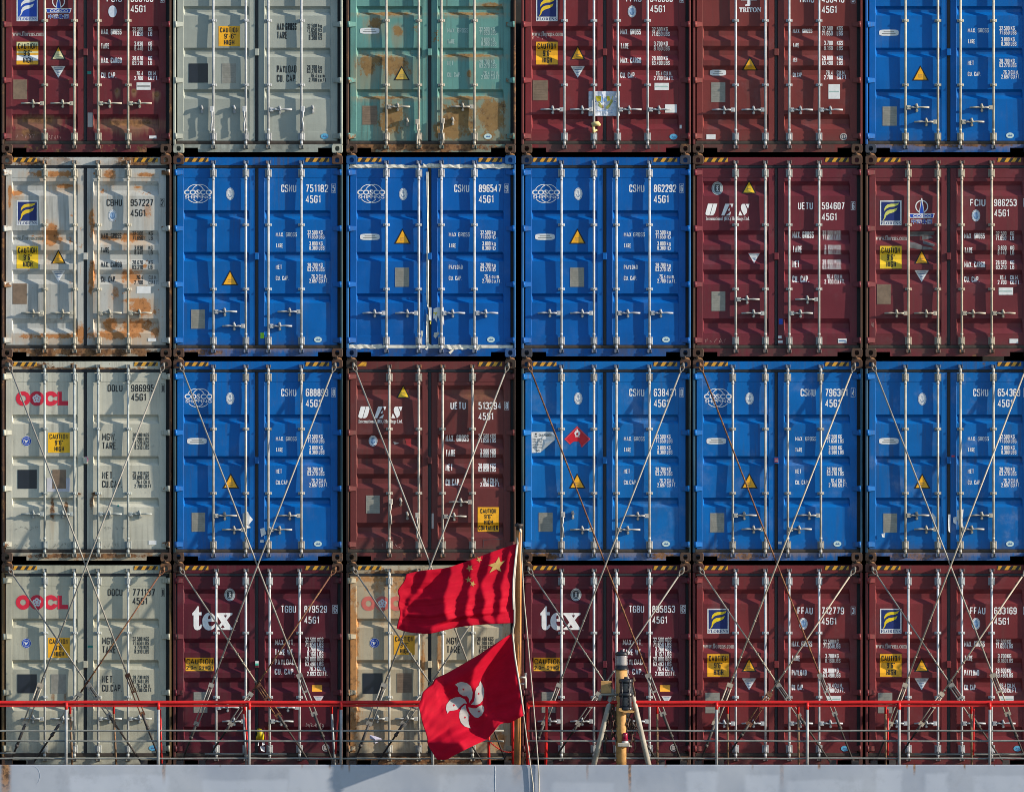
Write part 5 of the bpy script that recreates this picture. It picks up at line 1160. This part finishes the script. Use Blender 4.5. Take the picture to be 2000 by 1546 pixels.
# ================================================================== railing
RAILRED = paint('railing_red', (0.62, .022, .022, 1), .12, (), .35, 3.3, rough=.35, var=.2); POSTGREY = steel('railing_grey', (.36, .37, .38, 1), .10, 5.5, .5); WIRE = steel('railing_bar', (.25, .26, .245, 1), .30, 6.6, .55); POSTRUST = steel('railing_rusty_post', (.20, .13, .08, 1), .6, 7.7, .7)
RY = -1.16
def railing(label, x0, x1, greys, inner, reds, seed, extra=()):
    root = empty('railing', P((x0 + x1) / 2, 1492, RY)); tag(root, label, 'railing'); o = Vector(root.location)
    def sub(b): b.v = [tuple(Vector(v) - o) for v in b.v]; return b
    r_ = random.Random(seed)
    n = int((x1 - x0) / 45)
    m = MB(); m.tube([P(x0 + (x1 - x0) * i / n, 1371.2 + r_.uniform(-.35, .35), RY) for i in range(n + 1)], .028, 12)
    m.bar(P(x0, 1377.2, RY), P(x1, 1377.2, RY), .030, .012)
    sub(m).build('top_rail', RAILRED, root)
    for py, rr in ((1426.3, .0125), (1446.2, .0125), (1480.2, .013)):
        m = MB(); m.tube([P(x0 + (x1 - x0) * i / n, py + r_.uniform(-.5, .5), RY) for i in range(n + 1)], rr, 8); sub(m).build('bar', WIRE, root)
    for px in greys:
        m = MB(); m.tube([P(px, 1494, RY - .03), P(px + .3, 1384, RY - .03)], .0205, 10); po = sub(m).build('post', POSTGREY, root)
        m = MB(); m.tube([P(px + .3, 1385, RY - .03), P(px + .3, 1371, RY - .02)], .022, 10); sub(m).build('post_top', RAILRED, po)
    for px, px2, rusty in inner:
        m = MB(); m.tube([P(px2, 1494, RY + .22), P(px, 1392, RY + .22)], .016, 8); po = sub(m).build('inner_post', POSTRUST if rusty else POSTGREY, root)
        m = MB(); m.tube([P(px, 1393, RY + .22), P(px, 1376, RY + .20), P(px, 1372, RY)], .017, 8); sub(m).build('post_top', RAILRED, po)
    for px, py, px2, py2, rr in reds:
        m = MB(); m.tube([P(px, py, RY + .12), P(px2, py2, RY + .12)], rr, 8); sub(m).build('brace', RAILRED, root)
    for px, px2, py in extra:
        m = MB(); m.tube([P(px, py, RY + .25), P(px2, py, RY + .25)], .012, 8); sub(m).build('low_bar', WIRE, root)
railing('red topped grey ship railing left of the flagpole', -330, 984, (-48, 129, 309, 486.5, 666, 845), ((137, 141, 1), (222, 227, 1), (648, 654, 0), (476, 481, 0)), ((313, 1384, 316, 1490, .013), (478, 1380, 484, 1472, .014), (661, 1384, 655, 1472, .013), (954, 1384, 955, 1494, .021), (1002, 1384, 1003, 1494, .026)), 5, ((400, 484, 1471.5), (486, 560, 1471.5), (0, 30, 1470)))
railing('red topped grey ship railing right of the flagpole', 1031, 2330, (1399.5, 1576.5, 1756, 1933, 2110), ((1283.5, 1284, 1), (1421, 1422, 1), (1559, 1560, 1), (1729.5, 1730, 1), (1897, 1898, 1)), ((1031, 1371, 1031, 1494, .024), (1068, 1377, 1066, 1494, .021), (1734, 1384, 1734, 1474, .012), (1902, 1384, 1901, 1474, .013)), 8, ((1786, 2000, 1472),))

# ================================================================== flagpole, halyards
def py_(q): return -1.20 - .58 * (1494 - q) / 464.0      # the pole leans out over the stern
FY = -1.62
POLE = paint('flagpole_paint', (0.58, .25, .085, 1), .3, (), .7, 15.1, rough=.5, var=.4, pale=.12, drips=.4); POLE_Y = HULL_Y + .10
fp = empty('flagpole', P(1011, 1494, POLE_Y)); tag(fp, 'rusty orange flagpole standing at the ship rail', 'flagpole'); o_ = Vector(fp.location)
def loc(b, o): b.v = [tuple(Vector(v) - o) for v in b.v]; return b
m = MB(); m.tube([P(1010.5, 1500, py_(1500)), P(1011.5, 1300, py_(1300)), P(1012.3, 1150, py_(1150)), P(1014.2, 1033, py_(1033))], [.049, .047, .045, .041], 18); loc(m, o_).build('pole', POLE, fp)
m = MB(); m.tube([P(1013.8, 1034, py_(1034)), P(1013.8, 1028, py_(1030)), P(1013.5, 1026, py_(1030)), P(1013.5, 1022.5, py_(1030))], [.043, .046, .066, .06], 14); m.tube([P(1009, 1023, py_(1030)), P(1020, 1027, py_(1030) - .02)], .02, 8); loc(m, o_).build('truck', flat('dark_iron', srgb(52, 44, 42), .6), fp)
m = MB(); CW_ = flat('cleat_white', srgb(214, 210, 200))
m.tube([P(1026.5, 1313, py_(1328) - .05), P(1026.5, 1343, py_(1328) - .05)], .015, 10)
for py in (1322, 1335): m.tube([P(1014, py, py_(py) - .03), P(1026.5, py, py_(py) - .05)], .013, 8)
loc(m, o_).build('cleat', CW_, fp)
m = MB(); m.tube([P(1016, 1032, py_(1036) - .05), P(1017, 1040, py_(1036) - .06)], .014, 8); loc(m, o_).build('block', CW_, fp)
ROPE = flat('halyard_rope', srgb(170, 165, 156), .8)
for pts, lab in (([(1017, 1038, py_(1038) - .055), (1019, 1090, -1.76), (1023.5, 1170, -1.66), (1030, 1240, -1.58), (1038, 1330, -1.46), (1045, 1410, -1.38), (1049.5, 1470, -1.325), (1051.5, 1494, -1.318), (1053, 1530, -1.322), (1055, 1640, -1.318), (1058, 1900, -1.318), (1060, 2300, -1.318)], 'thin grey halyard hanging from the flagpole top to the ship side, the right one'),
                 ([(1022, 1392, FY + .02), (1024, 1406, -1.46), (1028.5, 1440, -1.36), (1034.5, 1482, -1.322), (1036.5, 1500, -1.318), (1041, 1530, -1.322), (1047, 1640, -1.318), (1051, 1900, -1.318), (1053, 2300, -1.318)], 'thin grey rope hanging from the lower flag corner down the ship side')):
    m = MB(); pp = [P(*p) for p in pts]; m.tube(pp, .0085, 8); o = Vector(pp[-1]); rp = loc(m, o).build('halyard_line', ROPE); rp.location = o
    tag(rp, lab, 'rope')

# ================================================================== flags
def polyline(pts, n):
    pts = [Vector(p) for p in pts]
    # Catmull-Rom then resample by length
    fine = []
    for i in range(len(pts) - 1):
        p0 = pts[max(i - 1, 0)]; p1 = pts[i]; p2 = pts[i + 1]; p3 = pts[min(i + 2, len(pts) - 1)]
        for k in range(12):
            t = k / 12; fine.append(.5 * ((2 * p1) + (p2 - p0) * t + (2 * p0 - 5 * p1 + 4 * p2 - p3) * t * t + (3 * p1 - p0 - 3 * p2 + p3) * t ** 3))
    fine.append(pts[-1]); acc = [0]
    for i in range(1, len(fine)): acc.append(acc[-1] + (fine[i] - fine[i - 1]).length)
    out = []; j = 0
    for i in range(n):
        s_ = acc[-1] * i / (n - 1)
        while j < len(acc) - 2 and acc[j + 1] < s_: j += 1
        k = (s_ - acc[j]) / max(acc[j + 1] - acc[j], 1e-9); out.append(fine[j].lerp(fine[j + 1], min(max(k, 0), 1)))
    return out
def cloth_mat(name, col):
    t = NT(name); c = t.mix(t.ramp(t.noise(6, 5, .6, 2), .3, .7), col, scale(col, .82))
    t.put(t.b.inputs['Base Color'], c); t.b.inputs['Roughness'].default_value = .75; t.b.inputs['Specular IOR Level'].default_value = .15
    tr = t.n.new('ShaderNodeBsdfTranslucent'); t.put(tr.inputs['Color'], c); mx = t.n.new('ShaderNodeMixShader'); mx.inputs[0].default_value = .12
    out = t.n['Material Output']; t.l.new(t.b.outputs[0], mx.inputs[1]); t.l.new(tr.outputs[0], mx.inputs[2]); t.l.new(mx.outputs[0], out.inputs[0])
    w1 = t.n.new('ShaderNodeTexWave'); w1.inputs['Scale'].default_value = 90; w1.inputs['Distortion'].default_value = 2; t.l.new(t.tc, w1.inputs['Vector'])
    return t.m
FLAGRED = cloth_mat('flag_red', (0.50, .001, .022, 1)); FLAGSTAR = cloth_mat('flag_star', (0.46, .32, .11, 1)); FLAGWHITE = cloth_mat('flag_white', (0.46, .44, .44, 1))
def flag(name, label, top, bottom, fly, hoist, depth, marks, NU=110, NV=90, FY=-1.8):
    """top/bottom run from hoist to fly, hoist/fly from top to bottom (photo pixels); depth(x, y) gives metres away from the plane y = FY"""
    T = polyline(top, NU); B = polyline(bottom, NU); F = polyline(fly, NV); H = polyline(hoist, NV)
    grid = []
    for j in range(NV):
        v = j / (NV - 1); row = []
        for i in range(NU):
            u = i / (NU - 1)
            p = T[i] * (1 - v) + B[i] * v + H[j] * (1 - u) + F[j] * u - (T[0] * (1 - u) * (1 - v) + T[-1] * u * (1 - v) + B[0] * (1 - u) * v + B[-1] * u * v)
            row.append(p)
        grid.append(row)
    dep = depth(grid, NU, NV)
    root = empty(name, P(H[-1].x, H[-1].y, FY)); tag(root, label, 'flag'); o = Vector(root.location)
    m = MB(); vs = [P(grid[j][i].x, grid[j][i].y, FY + dep[j][i]) - o for j in range(NV) for i in range(NU)]
    m.add(vs, [(j * NU + i, (j + 1) * NU + i, (j + 1) * NU + i + 1, j * NU + i + 1) for j in range(NV - 1) for i in range(NU - 1)], 0, True)
    cl = m.build('cloth', FLAGRED, root, False)
    md = cl.modifiers.new('thickness', 'SOLIDIFY'); md.thickness = .004; md.offset = 0
    def at(x, y):
        best = 1e9; w_ = 0; acc = 0
        for j in range(0, NV):
            for i in range(0, NU):
                g = grid[j][i]; dd = (g.x - x) ** 2 + (g.y - y) ** 2
                if dd < 30: k = 1 / (dd + .4); w_ += k; acc += k * dep[j][i]
        return acc / w_ if w_ else 0
    for nm, polys, mat, lift in marks:
        for pts in polys:
            bm = bmesh.new(); f = bm.faces.new([bm.verts.new((x, -y, 0)) for x, y in pts]); bmesh.ops.triangulate(bm, faces=[f])
            xs = [p[0] for p in pts]; ys = [p[1] for p in pts]
            step = 2.5
            x = min(xs) + step
            while x < max(xs): bmesh.ops.bisect_plane(bm, geom=bm.verts[:] + bm.edges[:] + bm.faces[:], plane_co=(x, 0, 0), plane_no=(1, 0, 0)); x += step
            y = min(ys) + step
            while y < max(ys): bmesh.ops.bisect_plane(bm, geom=bm.verts[:] + bm.edges[:] + bm.faces[:], plane_co=(0, -y, 0), plane_no=(0, 1, 0)); y += step
            for v in bm.verts:
                q = P(v.co.x, -v.co.y, FY + at(v.co.x, -v.co.y) - lift) - o; v.co = q
            me = bpy.data.meshes.new(nm); bm.to_mesh(me); bm.free(); me.materials.append(mat); me.polygons.foreach_set('use_smooth', [True] * len(me.polygons))
            ob = bpy.data.objects.new(nm, me); COL.objects.link(ob); ob.parent = cl
    return root, o
def smooth(a, n=2):
    for _ in range(n):
        J, I = len(a), len(a[0])
        a = [[(a[j][i] * 2 + a[max(j - 1, 0)][i] + a[min(j + 1, J - 1)][i] + a[j][max(i - 1, 0)] + a[j][min(i + 1, I - 1)]) / 6 for i in range(I)] for j in range(J)]
    return a
def interp(tab, y):
    if y <= tab[0][0]: return tab[0][1]
    for (a, b), (c, d) in zip(tab, tab[1:]):
        if y <= c: return b + (d - b) * (y - a) / (c - a)
    return tab[-1][1]
def integrate(slope, grid, NU, NV, sm=3, dark=.31):
    """slope(x, y) = +1 where the cloth seen in the photo faces the sun, -1 where it turns away; each row is balanced so that it ends level"""
    dep = []
    for j in range(NV):
        sg = [slope(grid[j][i].x, grid[j][i].y) for i in range(NU)]; ds = [0.0] + [(grid[j][i].x - grid[j][i - 1].x) / S for i in range(1, NU)]
        lb = sum(-ds[i] for i in range(NU) if sg[i] > 0) + 1e-6; ld = sum(-ds[i] for i in range(NU) if sg[i] < 0) + 1e-6
        sb = min(.75, max(.30, dark * ld / lb)); row = [0.0]
        for i in range(1, NU): row.append(row[-1] + (sb if sg[i] > 0 else -dark) * ds[i])
        e = row[-1]; dep.append([row[i] - e * (i / (NU - 1)) for i in range(NU)])
    return smooth(dep, sm)
# --- five-star flag
Cz = lambda x, y: (x / 7.407 + 760, y / 7.407 + 1050)
def cn_depth(grid, NU, NV):
    B = [  # (zoom y, boundary x positions from right to left; odd spans dark, even spans bright)
        (60, [1800, 1760, 1700, 1600, 1500, 1300, 1200, 1000, 880, 500, 400, 330]), (250, [1790, 1700, 1640, 1440, 1380, 1180, 1120, 900, 780, 420, 330, 250]),
        (480, [1780, 1690, 1600, 1420, 1290, 1160, 1060, 880, 780, 560, 440, 270]), (700, [1760, 1610, 1500, 1330, 1290, 1180, 1080, 830, 560, 440, 340, 250]),
        (900, [1740, 1600, 1510, 1370, 1230, 1130, 980, 800, 350, 290, 230, 200]), (1080, [1750, 1600, 1500, 1350, 1200, 1080, 930, 800, 280, 240, 200, 150]),
        (1190, [1760, 1560, 1530, 1380, 1290, 1140, 1000, 830, 270, 230, 190, 140]), (1280, [1780, 1560, 1540, 1500, 1400, 1200, 1000, 600, 250, 220, 180, 130])]
    n = min(len(b[1]) for b in B)
    def slope(px, py):
        zx = (px - 760) * 7.407; zy = (py - 1050) * 7.407
        zx += 14 * math.sin(zy / 85 + zx / 210) + 7 * math.sin(zy / 37 - zx / 90)
        bs = [interp([(b[0], b[1][k]) for b in B], zy) for k in range(n)]
        k = 0
        for b in bs:
            if zx < b: k += 1
        return 1 if k % 2 == 1 or k == n else -1
    d = integrate(slope, grid, NU, NV, 3)
    for j in range(NV):
        for i in range(NU):
            u = i / (NU - 1); v = j / (NV - 1)
            d[j][i] += .0025 * u * math.sin(41 * u + 25 * v) + .002 * u * math.sin(37 * v - 24 * u) * max(0, u - .3) * 2 + .0012 * math.sin(70 * u + 9 * math.sin(11 * v)) * max(0, u - .75) * 4
    return d
star = lambda cx, cy, r, rot: [Cz(cx + (r if k % 2 == 0 else r * .40) * math.cos(math.radians(rot + 36 * k)), cy + (r if k % 2 == 0 else r * .40) * math.sin(math.radians(rot + 36 * k))) for k in range(10)]
big = [Cz(1560 + (p[0] - 1560) * .9, 395 + (p[1] - 395) * .9) for p in ((1592, 255), (1618, 345), (1697, 312), (1604, 420), (1630, 500), (1548, 455), (1438, 518), (1492, 425), (1420, 392), (1540, 350))]
flag('five_star_flag', 'red flag with one large and four small yellow stars flying from the pole',
     [(1011, 1060), (985, 1069), (960, 1077.5), (930, 1089), (900, 1099.5), (870, 1108.5), (830, 1113), (807, 1117), (793, 1121)],
     [(1004.3, 1216), (980, 1217), (950, 1218.5), (920, 1221), (890, 1225), (865, 1231), (840, 1236.5), (815, 1236), (793, 1233), (774.5, 1227)],
     [(793, 1121), (789, 1134), (778, 1150), (777, 1158), (780, 1166), (777.5, 1180), (781, 1194), (780, 1205), (776.5, 1216), (774.5, 1227)],
     [(1011, 1060), (1007, 1090), (1003.5, 1130), (1003, 1160), (1004, 1190), (1004.3, 1216)], cn_depth,
     [('large_star', [big], FLAGSTAR, .007), ('small_star', [star(1302, 312, 46, 160), star(1165, 435, 58, 170), star(1148, 603, 50, 265), star(1208, 662, 46, 150)], FLAGSTAR, .007)])
# --- flower flag
Hz = lambda x, y: (x / 5.946 + 800, y / 5.946 + 1230)
def hk_depth(grid, NU, NV):
    B1 = [(300, 700), (450, 440), (560, 410), (700, 395), (800, 430), (900, 600), (1000, 690), (1130, 725), (1280, 880), (1350, 900)]
    B2 = [(100, 1100), (200, 960), (330, 820), (450, 760), (600, 725), (700, 750), (850, 775), (950, 860), (1060, 960), (1160, 985)]
    B3 = [(60, 1180), (200, 1070), (400, 930), (500, 885), (700, 872), (850, 870), (950, 930), (1020, 1010), (1080, 1130)]
    B4 = [(60, 1186), (300, 1205), (600, 1245), (900, 1290), (1050, 1300)]
    def slope(px, py):
        x = (px - 800) * 5.946; y = (py - 1230) * 5.946
        x += 12 * math.sin(y / 70) + 7 * math.sin(y / 31 + x / 60)
        b1, b2, b3, b4 = (interp(b, y) for b in (B1, B2, B3, B4))
        if x > b4: return 1
        if x > b3: return -1
        if x > b2: return 1
        if x > b1: return -1
        lo = 250 + (y - 1250) * .6
        if y > 1300 and x < lo + 300: return -1
        return 1
    d = integrate(slope, grid, NU, NV, 4)
    for j in range(NV):
        for i in range(NU):
            u = i / (NU - 1); v = j / (NV - 1)
            d[j][i] = d[j][i] + .003 * u * math.sin(34 * u + 17 * v) + .003 * u * math.sin(43 * v - 11 * u)
    return d
PETALS = [[(527, 632), (560, 610), (600, 598), (665, 612), (712, 652), (733, 720), (724, 790), (690, 845), (688, 792), (665, 764), (620, 762), (580, 735), (560, 700), (563, 665), (545, 643)],
          [(820, 588), (846, 630), (866, 690), (865, 760), (850, 812), (818, 850), (770, 868), (712, 862), (745, 828), (757, 780), (760, 720), (775, 670), (806, 638)],
          [(682, 892), (692, 935), (715, 970), (755, 1008), (795, 1016), (838, 985), (866, 930), (863, 890), (840, 868), (808, 880), (775, 905), (735, 905)],
          [(648, 862), (608, 892), (580, 950), (577, 1010), (596, 1070), (640, 1115), (710, 1138), (690, 1092), (684, 1040), (695, 985), (662, 930)],
          [(668, 850), (640, 802), (590, 775), (530, 778), (470, 808), (430, 860), (421, 912), (440, 966), (462, 936), (510, 930), (552, 922), (592, 880), (630, 847)]]
hstar = lambda cx, cy, r=17: [Hz(cx + (r if k % 2 == 0 else r * .4) * math.cos(math.radians(20 + 36 * k)), cy + (r if k % 2 == 0 else r * .4) * math.sin(math.radians(20 + 36 * k))) for k in range(10)]
root, o = flag('flower_flag', 'red flag with a white five-petal flower flying below the star flag',
     [Hz(1190, 30), Hz(1060, 115), Hz(930, 200), Hz(820, 275), Hz(700, 345), Hz(560, 428), Hz(420, 505), Hz(300, 560), Hz(260, 625), Hz(160, 712), Hz(135, 790), Hz(103, 870)],
     [Hz(1328, 985), Hz(1265, 1022), Hz(1200, 1055), Hz(1150, 1078), Hz(1090, 1078), Hz(1040, 1100), Hz(990, 1160), Hz(910, 1255), Hz(860, 1285), Hz(740, 1340), Hz(600, 1410), Hz(500, 1462), Hz(430, 1500), Hz(320, 1500)],
     [Hz(103, 870), Hz(120, 950), Hz(150, 1080), Hz(190, 1200), Hz(205, 1260), Hz(210, 1320), Hz(265, 1420), Hz(320, 1500)],
     [Hz(1190, 30), Hz(1200, 150), Hz(1215, 300), Hz(1250, 500), Hz(1290, 720), Hz(1328, 985)], hk_depth,
     [('petal', [[Hz(*p) for p in q] for q in PETALS], FLAGWHITE, .006), ('petal_star', [hstar(625, 685), hstar(803, 735), hstar(806, 942), hstar(645, 1012), hstar(515, 870)], FLAGRED, .009)], 120, 100, -1.62)
FA = -1.80
m = MB(); m.tube([P(1010.5, 1046, FA + .03), P(1011, 1060, FA), P(1007.8, 1090, FA), P(1004.6, 1130, FA), P(1004, 1160, FA), P(1004.8, 1190, FA), P(1004.6, 1216, FA), P(1001.5, 1229, -1.71), P(1001, 1238, -1.62), P(1003, 1255, FY), P(1005.5, 1280, FY), P(1011, 1314, FY), P(1017, 1350, FY), P(1023, 1394, FY)], .0125, 8)
m.tube([P(1009.6, 1064, FA - .012), P(1005.8, 1095, FA - .012), P(1002.4, 1130, FA - .012), P(1001.6, 1160, FA - .012), P(1002.6, 1190, FA - .012)], .010, 8)
o = P(1011, 1060, FY); hr = loc(m, o).build('hoist_rope', flat('hoist_rope', srgb(190, 186, 176), .8)); hr.location = o; tag(hr, 'pale rope along the hoist edges of both flags beside the flagpole', 'rope')

# ================================================================== lamp mast
MY = HULL_Y + .16
MASTP = steel('mast_paint', (0.60, .33, .12, 1), .44, 21.0, .5); MASTW = steel('mast_leg_paint', (0.40, .37, .32, 1), .42, 23.0, .55)
LK = flat('lantern_black', srgb(30, 32, 38), .35); 
t = NT('lantern_glass'); t.b.inputs['Base Color'].default_value = (.26, .25, .27, 1); t.b.inputs['Roughness'].default_value = .15; t.b.inputs['Transmission Weight'].default_value = .2; LENS = t.m
t = NT('dark_lantern_glass'); t.b.inputs['Base Color'].default_value = (.025, .028, .04, 1); t.b.inputs['Roughness'].default_value = .28; t.b.inputs['Specular IOR Level'].default_value = .6; LENSD = t.m
t = NT('red_lantern_glass'); t.b.inputs['Base Color'].default_value = (.22, .004, .03, 1); t.b.inputs['Roughness'].default_value = .15; LENSR = t.m
mast = empty('lamp_mast', P(1213.5, 1494, MY)); tag(mast, 'short rusty yellow tripod mast carrying ship lanterns at the rail', 'lamp mast'); o = Vector(mast.location)
m = MB(); m.tube([P(1213.5, 1505, MY), P(1213.5, 1395, MY), P(1213.8, 1345, MY), P(1214, 1307, MY)], [.074, .074, .078, .083], 20); loc(m, o).build('post', MASTP, mast)
m = MB(); m.tube([P(1158, 1500, MY - .05), P(1186, 1388, MY - .02), P(1197, 1345, MY)], [.040, .037, .034], 14); loc(m, o).build('leg', MASTW, mast)
m = MB(); m.tube([P(1268.5, 1500, MY - .05), P(1240, 1376, MY - .02), P(1231, 1338, MY), P(1222, 1318, MY)], [.040, .037, .034, .03], 14); loc(m, o).build('leg', MASTW, mast)
m = MB(); m.tube([P(1213, 1500, MY + .75), P(1213, 1360, MY + .03)], .035, 12); loc(m, o).build('leg', MASTW, mast)
zz = lambda py, y: P(0, py, y).z
def lathe(b, px, y, prof_l, n=20, mi=0):
    x = P(px, 1400, y).x; b.tube([(x, y, zz(q, y)) for q, _ in prof_l], [r for _, r in prof_l], n, mi); return b
m = MB(); lathe(m, 1214, MY, [(1308, .085), (1306.5, .10), (1304.5, .10), (1304, .088), (1299, .088)]); lathe(m, 1214, MY, [(1279, .088), (1276.5, .095), (1274, .088), (1272, .06), (1271.5, .02), (1268.5, .02), (1268, .012)])
tl = loc(m, o).build('lantern', LK, mast)
m = MB(); lathe(m, 1214, MY, [(1299, .080), (1297, .086), (1295, .080), (1292, .087), (1290, .080), (1287, .087), (1285, .080), (1282, .086), (1279, .080)]); loc(m, o).build('lens', LENS, tl)
LY = MY - .17
m = MB(); lathe(m, 1222.3, LY, [(1386, .098), (1384, .102), (1380, .100), (1379.5, .092)]); lathe(m, 1222.3, LY, [(1359.5, .098), (1357, .104), (1353.5, .104), (1352, .098)]); lathe(m, 1222.3, LY, [(1333, .096), (1330, .102), (1326.5, .100), (1325, .08), (1324.5, .028), (1321.5, .026), (1321, .015)])
for a in (60, 120, 240, 300): 
    x = P(1222.3, 1400, LY).x + .098 * math.cos(math.radians(a)); y = LY + .098 * math.sin(math.radians(a)); m.tube([(x, y, zz(1385, LY)), (x, y, zz(1326, LY))], .008, 6)
dl2 = loc(m, o).build('double_lantern', LK, mast)
m = MB(); lathe(m, 1222.3, LY, [(1380, .080), (1377, .088), (1373, .082), (1369, .089), (1365, .082), (1362, .088), (1359, .080)]); lathe(m, 1222.3, LY, [(1352, .080), (1349, .088), (1345, .082), (1341, .089), (1337, .082), (1334, .088), (1332, .080)]); loc(m, o).build('lens', LENSD, dl2)
m = MB(); m.prism([(P(x, 0, LY).x, zz(y, LY)) for x, y in ((1209, 1381), (1239, 1388), (1238, 1390.5), (1222, 1391), (1208, 1387))], LY - .09, MY + .05); loc(m, o).build('lantern_bracket', MASTP, mast)
m = MB(); m.box(P(1206.5, 0, LY).x, P(1229.5, 0, LY).x, LY - .02, MY, zz(1457.5, LY), zz(1450, LY), ch=.008); m.prism([(P(x, 0, LY).x, zz(y, LY)) for x, y in ((1226, 1452), (1235, 1456), (1234, 1458), (1226, 1457))], LY, LY + .05); loc(m, o).build('lamp_shelf', MASTW, mast)
m = MB(); lathe(m, 1220.8, LY + .06, [(1450.5, .05), (1447, .046), (1446, .034)], 14); rl = loc(m, o).build('small_lamp', flat('lamp_white', srgb(200, 196, 190)), mast)
m = MB(); lathe(m, 1220.8, LY + .06, [(1446.5, .039), (1434, .039), (1431, .034), (1430, .02)], 14); loc(m, o).build('lens', LENSR, rl)
m = MB(); m.box(P(1173.5, 0, MY).x, P(1194, 0, MY).x, MY - .06, MY + .06, zz(1353, MY), zz(1329, MY), ch=.006); loc(m, o).build('junction_box', MASTP, mast)
m = MB(); m.tube([P(1174.5, 1355.5, MY - .05), P(1207, 1355.5, MY - .05)], .017, 10); m.tube([P(1174, 1356, MY - .04), P(1170, 1367, MY - .02)], [.022, .028], 8); loc(m, o).build('cross_arm', MASTW, mast)
m = MB(); r_ = random.Random(11)
for k in range(26):
    a = (r_.uniform(1183, 1204), r_.uniform(1372, 1395)) if k < 18 else (r_.uniform(1224, 1238), r_.uniform(1390, 1410)); pts = [P(a[0], a[1], MY - .02)]
    for q in range(6):
        a = (min(max(a[0] + r_.uniform(-6, 6), 1180 if k < 18 else 1222), 1204 if k < 18 else 1242), a[1] + r_.uniform(1, 14)); pts.append(P(a[0], a[1], MY + r_.uniform(-.06, .06)))
    m.tube(pts, r_.uniform(.007, .014), 6)
m.tube([P(1238, 1322, MY), P(1236, 1336, MY - .03), P(1240, 1352, MY - .04), P(1238, 1368, MY - .02), P(1243, 1400, MY)], .011, 6); m.tube([P(1236, 1324, MY - .05), P(1238, 1330, MY - .05)], .028, 8)
loc(m, o).build('cables', steel('tangled_cable', (.10, .06, .045, 1), .5, 12.1, .8), mast)
# ================================================================== small things
m = MB(); n = 12
out = [(501.5, 1418), (507, 1417.5), (512, 1420), (516, 1425), (517.5, 1432), (517, 1443), (512, 1444.5), (505, 1443), (498, 1443.5), (498.5, 1438), (502, 1430), (501, 1423)]
yy = [-.02, -.05, -.07, -.06, -.03, -.02, -.05, -.04, -.01, -.03, -.06, -.04]
vs = [P(x, y, b) for (x, y), b in zip(out, yy)] + [P(x, y, .03) for (x, y) in out] + [P(508, 1433, -.11)]
m.add(vs, [(i, (i + 1) % n, 2 * n) for i in range(n)] + [(i, n + i, n + (i + 1) % n, (i + 1) % n) for i in range(n)], 0, True)
o = P(508, 1444, 0); m.v = [tuple(P(508, 1444, 0) + (Vector(v) - P(508, 1444, 0)) * .85) for v in m.v]; b = loc(m, o).build('plastic_bag', flat('yellow_plastic', srgb(204, 178, 18), .4)); b.location = o; tag(b, 'yellow plastic bag caught between the doors of the dark red container', 'plastic bag')
m = MB()
for pts in ([(504, 1446), (506, 1446), (505, 1456), (503.5, 1455)], [(512, 1447), (516, 1446), (518, 1453), (512, 1455)], [(508, 1456), (518, 1457), (517, 1467), (510, 1465)]): m.add([P(x, y, -.01 - .02 * (i % 2)) for i, (x, y) in enumerate(pts)], [list(range(len(pts)))])
bb = loc(m, o).build('torn_strip', flat('grey_paper', srgb(190, 190, 200)), b)
m = MB(); pts = [(722, 1434), (734, 1437), (745, 1441), (747, 1446), (741, 1447), (733, 1451), (728, 1444), (722, 1442)]; m.add([P(x, y, -.42 - .015 * (i % 3)) for i, (x, y) in enumerate(pts)] + [P(733, 1443, -.47)], [(i, (i + 1) % 8, 8) for i in range(8)])
o = P(733, 1447, -.42); b = loc(m, o).build('paper_scrap', flat('lilac_paper', srgb(196, 192, 214))); b.location = o; tag(b, 'crumpled pale paper scrap caught on a turnbuckle left of the flags', 'paper')
m = MB(); pts = [P(955 + 48 * k / 24, 1446 + 22 * math.sin(math.pi * k / 24 * .62) - (0), RY + .1) for k in range(25)]
for k in range(24): m.tube([pts[k] + Vector((0, 0, .006 * (-1) ** k)), pts[k + 1] + Vector((0, 0, -.006 * (-1) ** k))], .009, 6)
o = Vector(pts[0]); b = loc(m, o).build('rail_chain', RAILRED); b.location = o; tag(b, 'rusty red chain slung between two railing posts beside the flagpole', 'chain')
